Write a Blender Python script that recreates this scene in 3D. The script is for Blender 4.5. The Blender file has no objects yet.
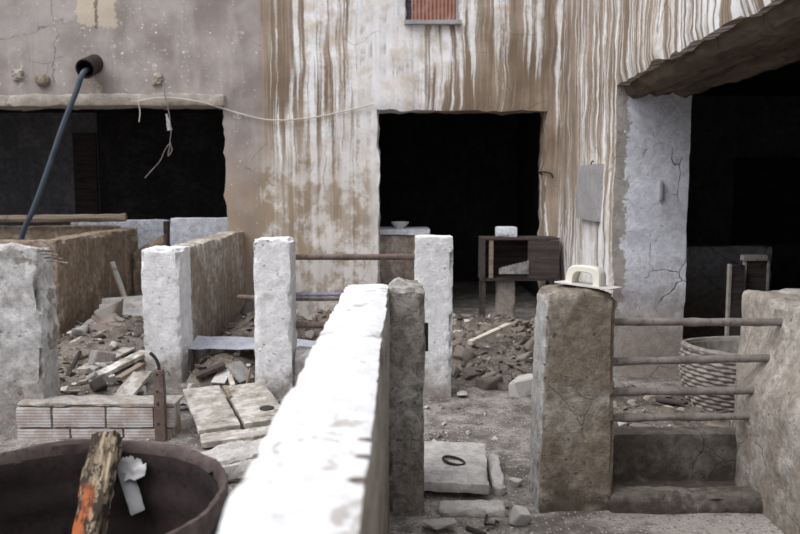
import bpy, bmesh, math, random
from mathutils import Vector, Matrix, noise, Euler
random.seed(7)
S = bpy.context.scene
COL = S.collection
R = math.radians
# ------------------------------------------------------------------ camera
FPX = 777.78
TH = math.atan(79.0 / FPX)
CAMZ = 1.6
cam = bpy.data.cameras.new('camera'); cam.lens = 35; cam.sensor_width = 36
co = bpy.data.objects.new('camera', cam); COL.objects.link(co)
co.location = (0, 0, CAMZ); co.rotation_euler = (math.pi/2 - TH, 0, 0)
cam.dof.use_dof = True; cam.dof.focus_distance = 4.5; cam.dof.aperture_fstop = 2.8
cam.clip_start = 0.05
S.camera = co
def ray(px, py):
    dx = (px-400)/FPX; dy = (267-py)/FPX
    return Vector((dx, math.cos(TH)+dy*math.sin(TH), -math.sin(TH)+dy*math.cos(TH)))
def P(px, py, Y):
    d = ray(px, py); t = Y/d.y
    return Vector((d.x*t, Y, CAMZ+d.z*t))
def gp(px, py, z=0.0):
    d = ray(px, py); t = (z-CAMZ)/d.z
    return Vector((d.x*t, d.y*t, z))
# ------------------------------------------------------------------ node helper
class G:
    def __init__(s, name):
        s.m = bpy.data.materials.new(name); s.m.use_nodes = True
        s.t = s.m.node_tree; s.t.nodes.clear()
    def n(s, typ, ins=None, out=0, **pr):
        nd = s.t.nodes.new(typ)
        for k, v in pr.items(): setattr(nd, k, v)
        for k, v in (ins or {}).items():
            if isinstance(v, bpy.types.NodeSocket): s.t.links.new(v, nd.inputs[k])
            else: nd.inputs[k].default_value = v
        return nd.outputs[out]
    def ma(s, op, a, b=0.0, c=None):
        d = {0: a, 1: b}
        if c is not None: d[2] = c
        return s.n('ShaderNodeMath', d, operation=op)
    def pos(s): return s.n('ShaderNodeNewGeometry', out='Position')
    def obj(s): return s.n('ShaderNodeTexCoord', out='Object')
    def rnd(s): return s.n('ShaderNodeObjectInfo', out='Random')
    def sep(s, v):
        nd = s.t.nodes.new('ShaderNodeSeparateXYZ'); s.t.links.new(v, nd.inputs[0]); return nd.outputs
    def comb(s, x, y, z): return s.n('ShaderNodeCombineXYZ', {0: x, 1: y, 2: z})
    def noise(s, v, sc, det=4.0, ro=.6, dist=0.0, out=0):
        return s.n('ShaderNodeTexNoise', {'Vector': v, 'Scale': sc, 'Detail': det, 'Roughness': ro, 'Distortion': dist}, out=out)
    def step(s, v, a, b, lo=0.0, hi=1.0):
        return s.n('ShaderNodeMapRange', {0: v, 1: a, 2: b, 3: lo, 4: hi}, interpolation_type='SMOOTHSTEP')
    def mix(s, f, a, b, blend='MIX'):
        def c(x): return x if isinstance(x, bpy.types.NodeSocket) else (*x, 1.0)
        return s.n('ShaderNodeMix', {0: f, 6: c(a), 7: c(b)}, out=2, data_type='RGBA', blend_type=blend)
    def bsdf(s, col, rough=.9, height=None, bump=.3, dist=.01, metal=0.0, spec=.2, alpha=None):
        b = s.t.nodes.new('ShaderNodeBsdfPrincipled')
        if isinstance(col, bpy.types.NodeSocket): s.t.links.new(col, b.inputs['Base Color'])
        else: b.inputs['Base Color'].default_value = (*col, 1)
        if isinstance(rough, bpy.types.NodeSocket): s.t.links.new(rough, b.inputs['Roughness'])
        else: b.inputs['Roughness'].default_value = rough
        b.inputs['Metallic'].default_value = metal
        b.inputs['Specular IOR Level'].default_value = spec
        if alpha is not None:
            if isinstance(alpha, bpy.types.NodeSocket): s.t.links.new(alpha, b.inputs['Alpha'])
            else: b.inputs['Alpha'].default_value = alpha
        if height is not None:
            h = s.n('ShaderNodeBump', {'Height': height, 'Strength': bump, 'Distance': dist})
            s.t.links.new(h, b.inputs['Normal'])
        o = s.t.nodes.new('ShaderNodeOutputMaterial'); s.t.links.new(b.outputs[0], o.inputs[0])
        return s.m
def masonry(name, main, alt, dirt, wear=(.5, .62), dirt_z=(.0, .5), dirt_amt=.8, streak=.5, crack=.5,
            speck=.5, bump=.5, dist=.012, bare=None, xmask=None, mott=.3, pits=.5):
    g = G(name); p = g.pos(); x, y, z = g.sep(p)
    u = g.ma('ADD', x, y)
    big = g.noise(p, 1.9, 6, .65)
    med = g.noise(p, 7.0, 6, .7)
    fin = g.noise(p, 38.0, 5, .7)
    st = g.noise(g.comb(g.ma('MULTIPLY', u, 9.0), g.ma('MULTIPLY', y, .7), g.ma('MULTIPLY', z, .7)), 1.0, 5, .65)
    bm = g.ma('MULTIPLY_ADD', med, .45, g.ma('MULTIPLY', big, .55))
    col = g.mix(g.step(bm, wear[0], wear[1]), main, alt)
    col = g.mix(g.ma('MULTIPLY', g.step(st, .5, .66), streak), col, alt)
    if bare:
        col = g.mix(g.step(g.ma('MULTIPLY_ADD', fin, .12, g.noise(p, 4.2, 5, .6, .6)), bare[0], bare[0]+.03), col, bare[1])
    zz = g.ma('ADD', z, g.ma('MULTIPLY', g.ma('SUBTRACT', med, .5), .9))
    dm = g.ma('MULTIPLY', g.step(zz, dirt_z[1], dirt_z[0]), dirt_amt)
    col = g.mix(dm, col, dirt)
    col = g.mix(g.ma('MULTIPLY', g.step(fin, .56, .72), speck*.6), col, dirt)
    vo = g.n('ShaderNodeTexVoronoi', {'Vector': g.n('ShaderNodeMix', {0: .12, 4: p, 5: g.noise(p, 4, 4, .6, out=1)}, out=1, data_type='VECTOR'), 'Scale': 2.6},
             feature='DISTANCE_TO_EDGE')
    ck = g.ma('MULTIPLY', g.step(vo, .012, .0), g.step(big, .5, .6))
    col = g.mix(g.ma('MULTIPLY', ck, crack), col, (.05, .045, .04))
    mid = g.noise(p, 17.0, 6, .75, .3)
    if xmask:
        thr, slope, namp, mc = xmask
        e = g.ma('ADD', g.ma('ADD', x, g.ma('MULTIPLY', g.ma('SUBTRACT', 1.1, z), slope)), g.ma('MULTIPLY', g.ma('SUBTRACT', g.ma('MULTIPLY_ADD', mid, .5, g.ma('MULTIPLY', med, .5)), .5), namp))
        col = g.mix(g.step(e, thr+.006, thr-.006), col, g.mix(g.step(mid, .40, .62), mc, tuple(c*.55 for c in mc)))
    col = g.mix(1.0, col, g.mix(g.step(mid, .36, .62), (1-mott,)*3, (1+mott*.25,)*3), 'MULTIPLY')
    pv = g.n('ShaderNodeTexVoronoi', {'Vector': g.n('ShaderNodeMix', {0: .06, 4: p, 5: g.noise(p, 14, 4, .6, out=1)}, out=1, data_type='VECTOR'), 'Scale': 19.0})
    pit = g.ma('MULTIPLY', g.step(pv, .20, .12), g.step(med, .46, .58))
    col = g.mix(g.ma('MULTIPLY', pit, pits), col, dirt)
    h = g.ma('ADD', g.ma('MULTIPLY', med, 1.0), g.ma('ADD', g.ma('MULTIPLY', fin, .5), g.ma('MULTIPLY', mid, .9)))
    h = g.ma('SUBTRACT', h, g.ma('ADD', g.ma('MULTIPLY', ck, crack), g.ma('MULTIPLY', pit, .5)))
    return g.bsdf(col, .93, h, bump, dist)
M = {}
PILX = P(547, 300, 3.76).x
WHITE = (.80, .80, .81)
M['whitewash'] = masonry('old whitewash', (.84, .84, .86), (.56, .54, .52), (.24, .20, .165), wear=(.50, .66), dirt_z=(.0, .36), dirt_amt=.8, streak=.25, speck=.35, bump=.8, dist=.015, crack=.7, mott=.16)
M['whitewash_clean'] = masonry('bright whitewash', (.70, .70, .715), (.58, .57, .56), (.34, .30, .26), wear=(.56, .74), dirt_z=(.05, .75), dirt_amt=.72, streak=.0, speck=.14, bump=.6, crack=.0, bare=(.66, (.46, .44, .42)), mott=.12, pits=.4)
M['whitewash_rough'] = masonry('crumbling whitewash', (.62, .615, .62), (.36, .335, .315), (.16, .13, .10), wear=(.46, .60), dirt_z=(.1, .8), dirt_amt=.6, streak=.2, speck=.45, bump=.8, crack=1.0, bare=(.70, (.30, .27, .24)))
M['concrete_brown'] = masonry('dirty concrete render', (.225, .187, .148), (.40, .37, .33), (.08, .062, .049), wear=(.48, .64), dirt_z=(.0, .22), dirt_amt=.75, streak=.2, speck=.5, bump=.9, dist=.016, crack=.3, mott=.32, pits=.7, xmask=(PILX+.008, .032, .05, (.62, .61, .60)))  # xmask paints the left face paler, its side light put into the colour
M['concrete_grey'] = masonry('grey rough concrete', (.36, .335, .305), (.50, .485, .47), (.17, .145, .125), wear=(.48, .62), dirt_z=(.05, .7), dirt_amt=.6, streak=.3, speck=.6, bump=1.0, dist=.018, mott=.5, pits=.8)
M['render_grey'] = masonry('dirty weathered limewash with shade', (.44, .415, .385), (.27, .24, .205), (.17, .135, .10), wear=(.45, .62), dirt_z=(.1, .8), dirt_amt=.6, streak=.7, speck=.5, bump=.8, crack=.8)
M['trough'] = masonry('trough cement', (.12, .104, .09), (.23, .208, .185), (.055, .045, .038), wear=(.5, .64), dirt_z=(.0, .12), dirt_amt=.6, streak=.2, speck=.4, bump=.6)
M['tan'] = masonry('tan clay plaster', (.26, .198, .145), (.50, .43, .365), (.15, .11, .08), wear=(.50, .66), dirt_z=(.1, .55), dirt_amt=.6, streak=.45, speck=.45, bump=.8, dist=.016, crack=.6, mott=.4)
M['tan_light'] = masonry('pale clay plaster', (.33, .272, .22), (.60, .56, .515), (.17, .132, .10), wear=(.46, .62), dirt_z=(.15, .9), dirt_amt=.6, streak=.5, speck=.45, bump=.8, dist=.016, crack=.5, mott=.35)
M['white_blue'] = masonry('bluish limewash', (.80, .815, .90), (.60, .59, .63), (.30, .24, .18), wear=(.54, .70), dirt_z=(.25, 1.05), dirt_amt=.85, streak=.15, speck=.15, bump=.6, crack=.8)
M['jamb'] = masonry('bluish limewashed jamb', (.80, .815, .90), (.60, .59, .63), (.30, .24, .18), wear=(.54, .70), dirt_z=(.25, 1.05), dirt_amt=.85, streak=.15, speck=.2, bump=.7, crack=.8, mott=.2, xmask=(1.515+.0393*6.5+.10, .0, .42, (.50, .46, .43)))
M['ledge'] = masonry('smooth ledge plaster', (.38, .335, .295), (.50, .455, .41), (.22, .18, .145), wear=(.46, .66), dirt_z=(0, .1), dirt_amt=0, streak=.2, speck=.3, bump=.5, crack=.5, mott=.15, pits=.2)
M['tan_pale'] = masonry('pale worn clay plaster', (.37, .325, .28), (.60, .57, .535), (.17, .135, .105), wear=(.46, .62), dirt_z=(.1, .7), dirt_amt=.5, streak=.5, speck=.45, bump=.8, dist=.016, crack=.5, mott=.3)
M['shade_dark'] = masonry('plaster darkened for shade', (.035, .032, .032), (.07, .066, .07), (.02, .018, .016), wear=(.45, .65), dirt_z=(.1, .9), dirt_amt=.6, streak=.3, speck=.2, bump=.4)  # interior shade put into the plaster colour, near black
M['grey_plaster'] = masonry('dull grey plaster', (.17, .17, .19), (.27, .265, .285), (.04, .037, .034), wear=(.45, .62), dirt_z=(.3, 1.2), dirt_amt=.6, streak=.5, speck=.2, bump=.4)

NICHE = (P(96, 8, 9.3).x, P(96, 4, 9.3).z)
def facade_mat(name, side):
    g = G(name); p = g.pos(); x, y, z = g.sep(p)
    u = g.ma('ADD', x, y)
    def streak(k, vs, off, det=5):
        return g.noise(g.comb(g.ma('MULTIPLY', u, k), off, g.ma('MULTIPLY', z, vs)), 1.0, det, .62)
    s1 = streak(7.0, .28, 1.3); s2 = streak(17.0, .5, 5.0); s3 = streak(3.0, .5, 9.0); s4 = streak(34., .8, 3.)
    big = g.noise(p, 1.3, 5, .6); med = g.noise(p, 5.5, 6, .68); fin = g.noise(p, 26, 5, .7)
    white = g.mix(g.step(med, .35, .75), (.86, .86, .88), (.74, .73, .73))
    white = g.mix(g.ma('MULTIPLY', g.step(g.ma('ADD', g.ma('MULTIPLY', s3, .5), g.ma('MULTIPLY', med, .5)), .47, .60), .75), white, (.60, .52, .43))
    brown = g.mix(g.step(g.ma('ADD', g.ma('MULTIPLY', s2, .6), g.ma('MULTIPLY', big, .4)), .40, .62), (.225, .17, .125), (.43, .35, .28))
    w = g.ma('ADD', g.ma('ADD', g.ma('MULTIPLY', s1, .42), g.ma('MULTIPLY', s2, .38)), g.ma('ADD', g.ma('MULTIPLY', s4, .14), g.ma('MULTIPLY', fin, .06)))
    if side == 'back':
        low = g.ma('MULTIPLY', g.step(x, .1, .5), g.step(g.ma('ADD', z, g.ma('MULTIPLY', g.ma('SUBTRACT', s2, .5), 1.6)), 3.15, 2.75, 0, .05))
        w = g.ma('SUBTRACT', w, low)
        # strong white field between the grey plaster and the corner, more brown to the far right
        bias = g.ma('ADD', g.step(x, -1.75, -1.15, -.07, .018), g.step(x, .35, 1.3, 0, -.030))
        w = g.ma('ADD', w, bias)
        wm = g.step(w, .462, .535)
        col = g.mix(wm, brown, white)
        # pale band of lime left of and above the middle opening
        edge = g.ma('MULTIPLY', g.step(g.ma('ADD', x, g.ma('MULTIPLY', med, .3)), -.42, -.3), g.step(g.ma('ADD', x, g.ma('MULTIPLY', med, .3)), .55, .2))
        col = g.mix(g.ma('MULTIPLY', edge, g.step(med, .3, .55, .35, 1)), col, white)
        # peeling tan foot of the pier
        zz = g.ma('ADD', z, g.ma('MULTIPLY', g.ma('SUBTRACT', big, .5), 1.5))
        tan = g.mix(g.step(g.ma('ADD', g.ma('ADD', g.ma('MULTIPLY', med, .40), g.ma('MULTIPLY', s2, .15)), g.ma('ADD', g.ma('MULTIPLY', big, .35), g.ma('MULTIPLY', fin, .1))), .465, .545), (.38, .295, .215), (.72, .69, .665))
        tan = g.mix(g.step(fin, .55, .7, 0, .5), tan, (.30, .22, .16))
        pier = g.ma('MULTIPLY', g.step(zz, 2.35, 1.65), g.step(x, -.25, -.4))
        col = g.mix(g.ma('MULTIPLY', pier, .8), col, tan)
        # smooth mauve grey plaster on the left
        xl = g.ma('ADD', x, g.ma('ADD', g.ma('MULTIPLY', g.ma('SUBTRACT', s1, .5), .35), g.ma('MULTIPLY', g.ma('SUBTRACT', fin, .5), .12)))
        gp_ = g.mix(g.step(big, .38, .66), (.29, .25, .23), (.43, .39, .378))
        gp_ = g.mix(g.ma('MULTIPLY', g.step(s3, .5, .68), .5), gp_, (.52, .47, .455))
        gp_ = g.mix(g.ma('MULTIPLY', g.step(s2, .55, .7), .25), gp_, (.26, .21, .18))
        gp_ = g.mix(g.ma('MULTIPLY', g.step(med, .64, .68), .7), gp_, (.66, .60, .54))
        gp_ = g.mix(g.ma('MULTIPLY', g.step(z, 2.3, 1.5), g.step(med, .3, .6, .3, .8)), gp_, (.36, .275, .20))
        gp_ = g.mix(g.step(g.ma('ADD', fin, g.ma('MULTIPLY', s1, .3)), .78, .82), gp_, (.8, .79, .79))
        dx = g.ma('ABSOLUTE', g.ma('ADD', x, -NICHE[0])); dz = g.ma('ABSOLUTE', g.ma('ADD', z, -NICHE[1]))
        bx = g.ma('ADD', g.ma('MAXIMUM', g.ma('MULTIPLY', dx, 1/.24), g.ma('MULTIPLY', dz, 1/.26)), g.ma('MULTIPLY', g.ma('SUBTRACT', med, .5), 1.1))
        gp_ = g.mix(g.ma('MULTIPLY', g.step(bx, 1.0, .93), .8), gp_, (.58, .50, .40))
        gp_ = g.mix(g.step(g.ma('ADD', g.ma('MULTIPLY', dx, 9.0), g.ma('MULTIPLY', fin, .8)), .62, .5, 0, .8), gp_, g.mix(g.step(dz, .3, .26), gp_, (.12, .10, .09)))
        col = g.mix(g.step(xl, -1.62, -1.70), col, gp_)
    else:
        w = g.ma('ADD', w, g.step(y, 6.3, 9.3, .03, -.01))
        w = g.ma('ADD', w, g.step(z, 2.0, .6, 0, .05))
        wm = g.step(w, .492, .565)
        col = g.mix(wm, brown, white)
        zz = g.ma('ADD', z, g.ma('MULTIPLY', g.ma('SUBTRACT', med, .5), .8))
        col = g.mix(g.step(zz, .55, .1, 0, .8), col, (.26, .2, .15))
        fr = g.ma('MULTIPLY', g.step(y, 6.62, 6.52), g.step(fin, .35, .6, .3, 1))
        col = g.mix(g.ma('MULTIPLY', fr, g.step(z, 2.3, 2.1)), col, (.42, .36, .29))
    vo = g.n('ShaderNodeTexVoronoi', {'Vector': g.n('ShaderNodeMix', {0: .15, 4: p, 5: g.noise(p, 3, 4, .6, out=1)}, out=1, data_type='VECTOR'), 'Scale': 1.7}, feature='DISTANCE_TO_EDGE')
    ck = g.ma('MULTIPLY', g.step(vo, .01, 0), g.step(big, .52, .6))
    col = g.mix(g.ma('MULTIPLY', ck, .6), col, (.1, .08, .07))
    h = g.ma('ADD', g.ma('ADD', g.ma('MULTIPLY', med, .8), g.ma('MULTIPLY', fin, .4)), g.ma('MULTIPLY', w, .6))
    return g.bsdf(col, .92, h, .45, .015)
M['facade'] = facade_mat('streaked lime facade', 'back')
M['facade_side'] = facade_mat('streaked lime side wall', 'side')

def soil(name, a, b, c, sc=1.0):
    g = G(name); p = g.pos()
    big = g.noise(p, .9*sc, 5, .6); med = g.noise(p, 6*sc, 7, .7); fin = g.noise(p, 45*sc, 5, .75)
    col = g.mix(g.step(g.ma('ADD', g.ma('MULTIPLY', big, .5), g.ma('MULTIPLY', med, .5)), .42, .58), a, b)
    col = g.mix(g.step(fin, .50, .66, 0, .75), col, c)
    vo = g.n('ShaderNodeTexVoronoi', {'Vector': p, 'Scale': 55*sc}, out=0)
    vc = g.n('ShaderNodeTexVoronoi', {'Vector': p, 'Scale': 55*sc}, out=1)
    pick = g.sep(vc)[0]
    pale = g.ma('MULTIPLY', g.ma('GREATER_THAN', pick, .80), g.step(vo, .42, .3))
    col = g.mix(g.ma('MULTIPLY', pale, .7), col, (.55, .53, .52))
    dk = g.ma('MULTIPLY', g.ma('LESS_THAN', pick, .12), g.step(vo, .42, .3))
    col = g.mix(g.ma('MULTIPLY', dk, .7), col, (.06, .05, .042))
    h = g.ma('ADD', g.ma('MULTIPLY', med, 1.2), g.ma('ADD', g.ma('MULTIPLY', fin, .7), g.ma('MULTIPLY', pale, .35)))
    return g.bsdf(col, .95, h, .8, .02)
M['ground'] = soil('packed dusty ground', (.135, .117, .103), (.36, .335, .31), (.075, .064, .056))
M['debris'] = soil('loose rubble soil', (.10, .081, .067), (.22, .188, .16), (.05, .041, .034), 1.2)

def wood(name, a, b, dark, paint=None, grain=26.0, axis=0):
    g = G(name); o = g.obj(); x, y, z = g.sep(o); r = g.rnd()
    c = [x, y, z]
    mul = [grain, grain, grain]; mul[axis] = 1.6
    v = g.comb(*[g.ma('ADD', g.ma('MULTIPLY', c[i], mul[i]), g.ma('MULTIPLY', r, 31.0)) for i in range(3)])
    gr = g.noise(v, 1.0, 6, .7, .4); med = g.noise(o, 9, 5, .65); fin = g.noise(o, 70, 4, .7)
    col = g.mix(g.step(gr, .36, .64), a, b)
    col = g.mix(g.step(gr, .62, .74, 0, .8), col, dark)
    col = g.mix(g.step(med, .56, .7, 0, .7), col, dark)
    if paint:
        col = g.mix(g.step(g.ma('ADD', g.ma('MULTIPLY', med, .6), g.ma('MULTIPLY', gr, .4)), paint[1], paint[1]-.05), col, paint[0])
    h = g.ma('ADD', g.ma('MULTIPLY', gr, 1.0), g.ma('MULTIPLY', fin, .3))
    return g.bsdf(col, .85, h, .6, .006)
M['wood_grey'] = wood('weathered grey wood', (.30, .27, .24), (.44, .41, .38), (.12, .10, .085))
M['wood_pale'] = wood('dry pale wood', (.50, .45, .38), (.66, .61, .54), (.24, .19, .14))
M['wood_white'] = wood('flaking white painted wood', (.30, .27, .235), (.44, .41, .37), (.12, .095, .075), ((.66, .64, .61), .50))
M['wood_dusty'] = wood('dusty painted boards', (.27, .245, .21), (.40, .37, .33), (.12, .09, .07), ((.52, .495, .46), .50))
M['wood_dark'] = wood('dark stained wood', (.045, .036, .034), (.085, .07, .066), (.02, .017, .015))
M['wood_brown'] = wood('brown timber', (.20, .15, .11), (.31, .25, .20), (.07, .05, .04))
M['beam'] = wood('old lintel timber', (.075, .055, .04), (.15, .115, .085), (.03, .022, .018), axis=1, grain=12)
def tarpole():
    g = G('rotten plank with orange paint'); o = g.obj(); x, y, z = g.sep(o)
    gr = g.noise(g.comb(g.ma('MULTIPLY', x, 40), g.ma('MULTIPLY', y, 40), g.ma('MULTIPLY', z, 6)), 1, 6, .7)
    med = g.noise(g.comb(x, y, g.ma('MULTIPLY', z, .6)), 16, 6, .75)
    col = g.mix(g.step(gr, .38, .60), (.10, .075, .05), (.42, .34, .24))
    col = g.mix(g.step(med, .47, .53), col, (.045, .035, .028))
    col = g.mix(g.step(gr, .62, .68, 0, .8), col, (.62, .56, .46))
    rim = g.ma('MULTIPLY', g.step(z, .70, .64), g.step(x, .03, -.01))
    om = g.ma('MULTIPLY', g.step(g.ma('ADD', g.ma('MULTIPLY', med, .5), g.ma('MULTIPLY', gr, .5)), .58, .50), rim)
    col = g.mix(om, col, (.46, .135, .05))
    return g.bsdf(col, .85, g.ma('ADD', g.ma('MULTIPLY', gr, .6), g.ma('MULTIPLY', med, 1.0)), .9, .012)
M['plank_orange'] = tarpole()
def rust(name, a, b, c, rough=.8, metal=.0, sc=1.0):
    g = G(name); o = g.obj(); n1 = g.noise(o, 6*sc, 6, .7); n2 = g.noise(o, 34*sc, 5, .7)
    col = g.mix(g.step(n1, .38, .64), a, b); col = g.mix(g.step(n2, .52, .68, 0, .8), col, c)
    return g.bsdf(col, rough, g.ma('ADD', n1, n2), .4, .006, metal=metal)
M['rust_dark'] = rust('dark rusted steel', (.026, .019, .019), (.044, .032, .031), (.016, .012, .012), .75)
M['rust_rim'] = rust('scaly rust rim', (.07, .05, .048), (.13, .10, .097), (.04, .03, .028), .85)
M['rail'] = rust('weathered grey iron', (.17, .145, .13), (.26, .235, .22), (.09, .066, .055), .6)
M['rail_brown'] = rust('rusty brown iron', (.12, .083, .07), (.18, .135, .12), (.06, .045, .04), .65)
M['rail_blue'] = rust('blue grey painted iron', (.17, .17, .27), (.25, .25, .36), (.12, .10, .11), .55)
M['iron_black'] = rust('blackened iron', (.03, .027, .026), (.055, .045, .04), (.02, .018, .018), .65)
M['sheet'] = rust('bluish zinc sheet', (.33, .345, .395), (.44, .455, .505), (.22, .22, .245), .55, sc=.6)
M['fibro'] = rust('grey fibre cement', (.25, .237, .225), (.36, .345, .33), (.16, .145, .13), .9)
M['panel'] = rust('dull grey metal panel', (.33, .32, .33), (.41, .40, .41), (.25, .23, .22), .55)
M['stone'] = None
def stone(name, a, b, c, spread=.5):
    g = G(name); o = g.obj(); r = g.rnd()
    n = g.noise(g.n('ShaderNodeVectorMath', {0: o, 1: g.comb(r, r, r)}, operation='ADD'), 14, 5, .7); f = g.noise(o, 60, 4, .7)
    col = g.mix(g.step(n, .38, .64), a, b)
    col = g.mix(g.ma('MULTIPLY', r, spread), col, c)
    col = g.mix(g.step(f, .54, .7, 0, .6), col, (.12, .10, .085))
    return g.bsdf(col, .93, g.ma('ADD', n, f), .6, .008)
M['stone'] = stone('dusty rubble', (.145, .121, .102), (.26, .228, .20), (.38, .35, .32))
M['stone_red'] = stone('broken clay tile', (.155, .12, .10), (.23, .192, .165), (.30, .27, .245))
M['stone_white'] = stone('lime plaster crumb', (.52, .50, .485), (.62, .61, .60), (.34, .32, .30))
M['stone_dark'] = stone('dark charred scrap', (.05, .042, .04), (.10, .088, .085), (.16, .145, .14))
M['slab'] = stone('pale cement slab', (.37, .352, .335), (.52, .50, .485), (.38, .36, .34), .2)
def shardm():
    g = G('mixed small rubble'); o = g.obj(); r = g.n('ShaderNodeNewGeometry', out='Random Per Island'); f = g.noise(o, 50, 4, .7)
    col = g.mix(g.step(r, .2, .8), (.10, .08, .065), (.30, .26, .225)); col = g.mix(g.ma('GREATER_THAN', r, .93), col, (.55, .53, .52))
    col = g.mix(g.step(f, .5, .7, 0, .6), col, (.10, .085, .07))
    return g.bsdf(col, .93, f, .5, .006)
M['shards'] = shardm()
def plain(name, col, rough=.6, spec=.3, var=.15, sc=8):
    g = G(name); o = g.obj(); n = g.noise(o, sc, 5, .65)
    c2 = tuple(max(0, c*(1-var*2.2)) for c in col)
    return g.bsdf(g.mix(g.step(n, .42, .72), col, c2), rough, n, .15, .004, spec=spec)
M['cream_plastic'] = plain('cream plastic', (.76, .73, .65), .45, .4, .05)
M['cream_plate'] = plain('pale plastic sole', (.62, .605, .58), .5, .4, .08)
M['hose'] = plain('slate blue rubber', (.055, .075, .10), .5, .4, .15)
M['ceramic'] = plain('white enamel', (.75, .75, .77), .3, .5, .05)
M['paper'] = plain('dirty white plastic', (.44, .43, .44), .5, .3, .15)
M['plastic_grey'] = plain('grey plastic strip', (.25, .245, .25), .4, .4, .3)
M['cable'] = plain('pale cable', (.62, .58, .53), .7, .2, .1)
M['blue_scrap'] = plain('blue grey plastic film', (.35, .36, .50), .4, .4, .2)
M['cloth'] = plain('dusty grey cloth', (.26, .25, .25), .95, .1, .25)
M['rag_dark'] = plain('dark rag', (.06, .055, .06), .95, .1, .3)
def shutter():
    g = G('red brown slatted shutter'); o = g.obj(); x, y, z = g.sep(o)
    w = g.ma('SINE', g.ma('MULTIPLY', x, 140.0)); n = g.noise(o, 9, 5, .65)
    col = g.mix(g.step(w, -.4, .5), (.20, .085, .06), (.42, .20, .15)); col = g.mix(g.step(n, .45, .7, 0, .7), col, (.40, .30, .26))
    return g.bsdf(col, .8, w, .4, .01)
M['shutter'] = shutter()
def brickm():
    g = G('ribbed hollow clay brick'); o = g.obj(); x, y, z = g.sep(o); r = g.rnd()
    w = g.ma('SINE', g.ma('MULTIPLY', z, 330.0)); n = g.noise(o, 11, 6, .7); f = g.noise(o, 60, 4, .7)
    red = g.mix(r, (.33, .235, .19), (.37, .285, .25))
    col = g.mix(g.step(n, .40, .60, .30, .92), red, (.55, .53, .53))
    col = g.mix(g.step(w, .1, -.8, 0, .38), col, (.22, .19, .175))
    return g.bsdf(col, .92, g.ma('ADD', g.ma('MULTIPLY', w, .25), g.ma('ADD', n, f)), .6, .006)
M['brick'] = brickm()
M['mortar'] = masonry('lime mortar', (.40, .37, .335), (.28, .25, .215), (.26, .2, .15), dirt_z=(0, .1), speck=.5, bump=.7)
def wicker():
    g = G('grey woven esparto'); o = g.obj(); n = g.noise(o, 18, 4, .6)
    return g.bsdf(g.mix(g.step(n, .35, .65), (.34, .315, .285), (.20, .18, .158)), .9, n, .3, .004)
M['wicker'] = wicker()
# ------------------------------------------------------------------ object helpers
def tag(o, label=None, cat=None, group=None, kind=None):
    if label: o['label'] = label
    if cat: o['category'] = cat
    if group: o['group'] = group
    if kind: o['kind'] = kind
    return o
def link(name, me, mat, loc=(0, 0, 0), rot=None, parent=None, smooth=True):
    if mat and not me.materials: me.materials.append(mat)
    if smooth:
        for p in me.polygons: p.use_smooth = True
        me.set_sharp_from_angle(angle=R(38))
    o = bpy.data.objects.new(name, me); COL.objects.link(o)
    o.location = loc
    if rot is not None: o.rotation_euler = rot
    if parent: o.parent = parent
    return o
def empty(name, loc, rot=(0, 0, 0)):
    o = bpy.data.objects.new(name, None); COL.objects.link(o); o.location = loc; o.rotation_euler = rot
    o.empty_display_size = .1
    return o
def chain(o):
    v = Vector((0, 0, 0))
    while o: v = v+o.location; o = o.parent
    return v
def mesh(name, vs, fs):
    me = bpy.data.meshes.new(name); me.from_pydata([tuple(v) for v in vs], [], fs); me.update(); return me
def fn(v, f, seed, octv=4):
    return noise.fractal(Vector(v)*f + Vector((seed*13.7, seed*7.3, seed*3.1)), .9, 2.1, octv)
def lin(a, b, step):
    n = max(1, int(round((b-a)/step))); return [a+(b-a)*i/n for i in range(n+1)]
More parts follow.
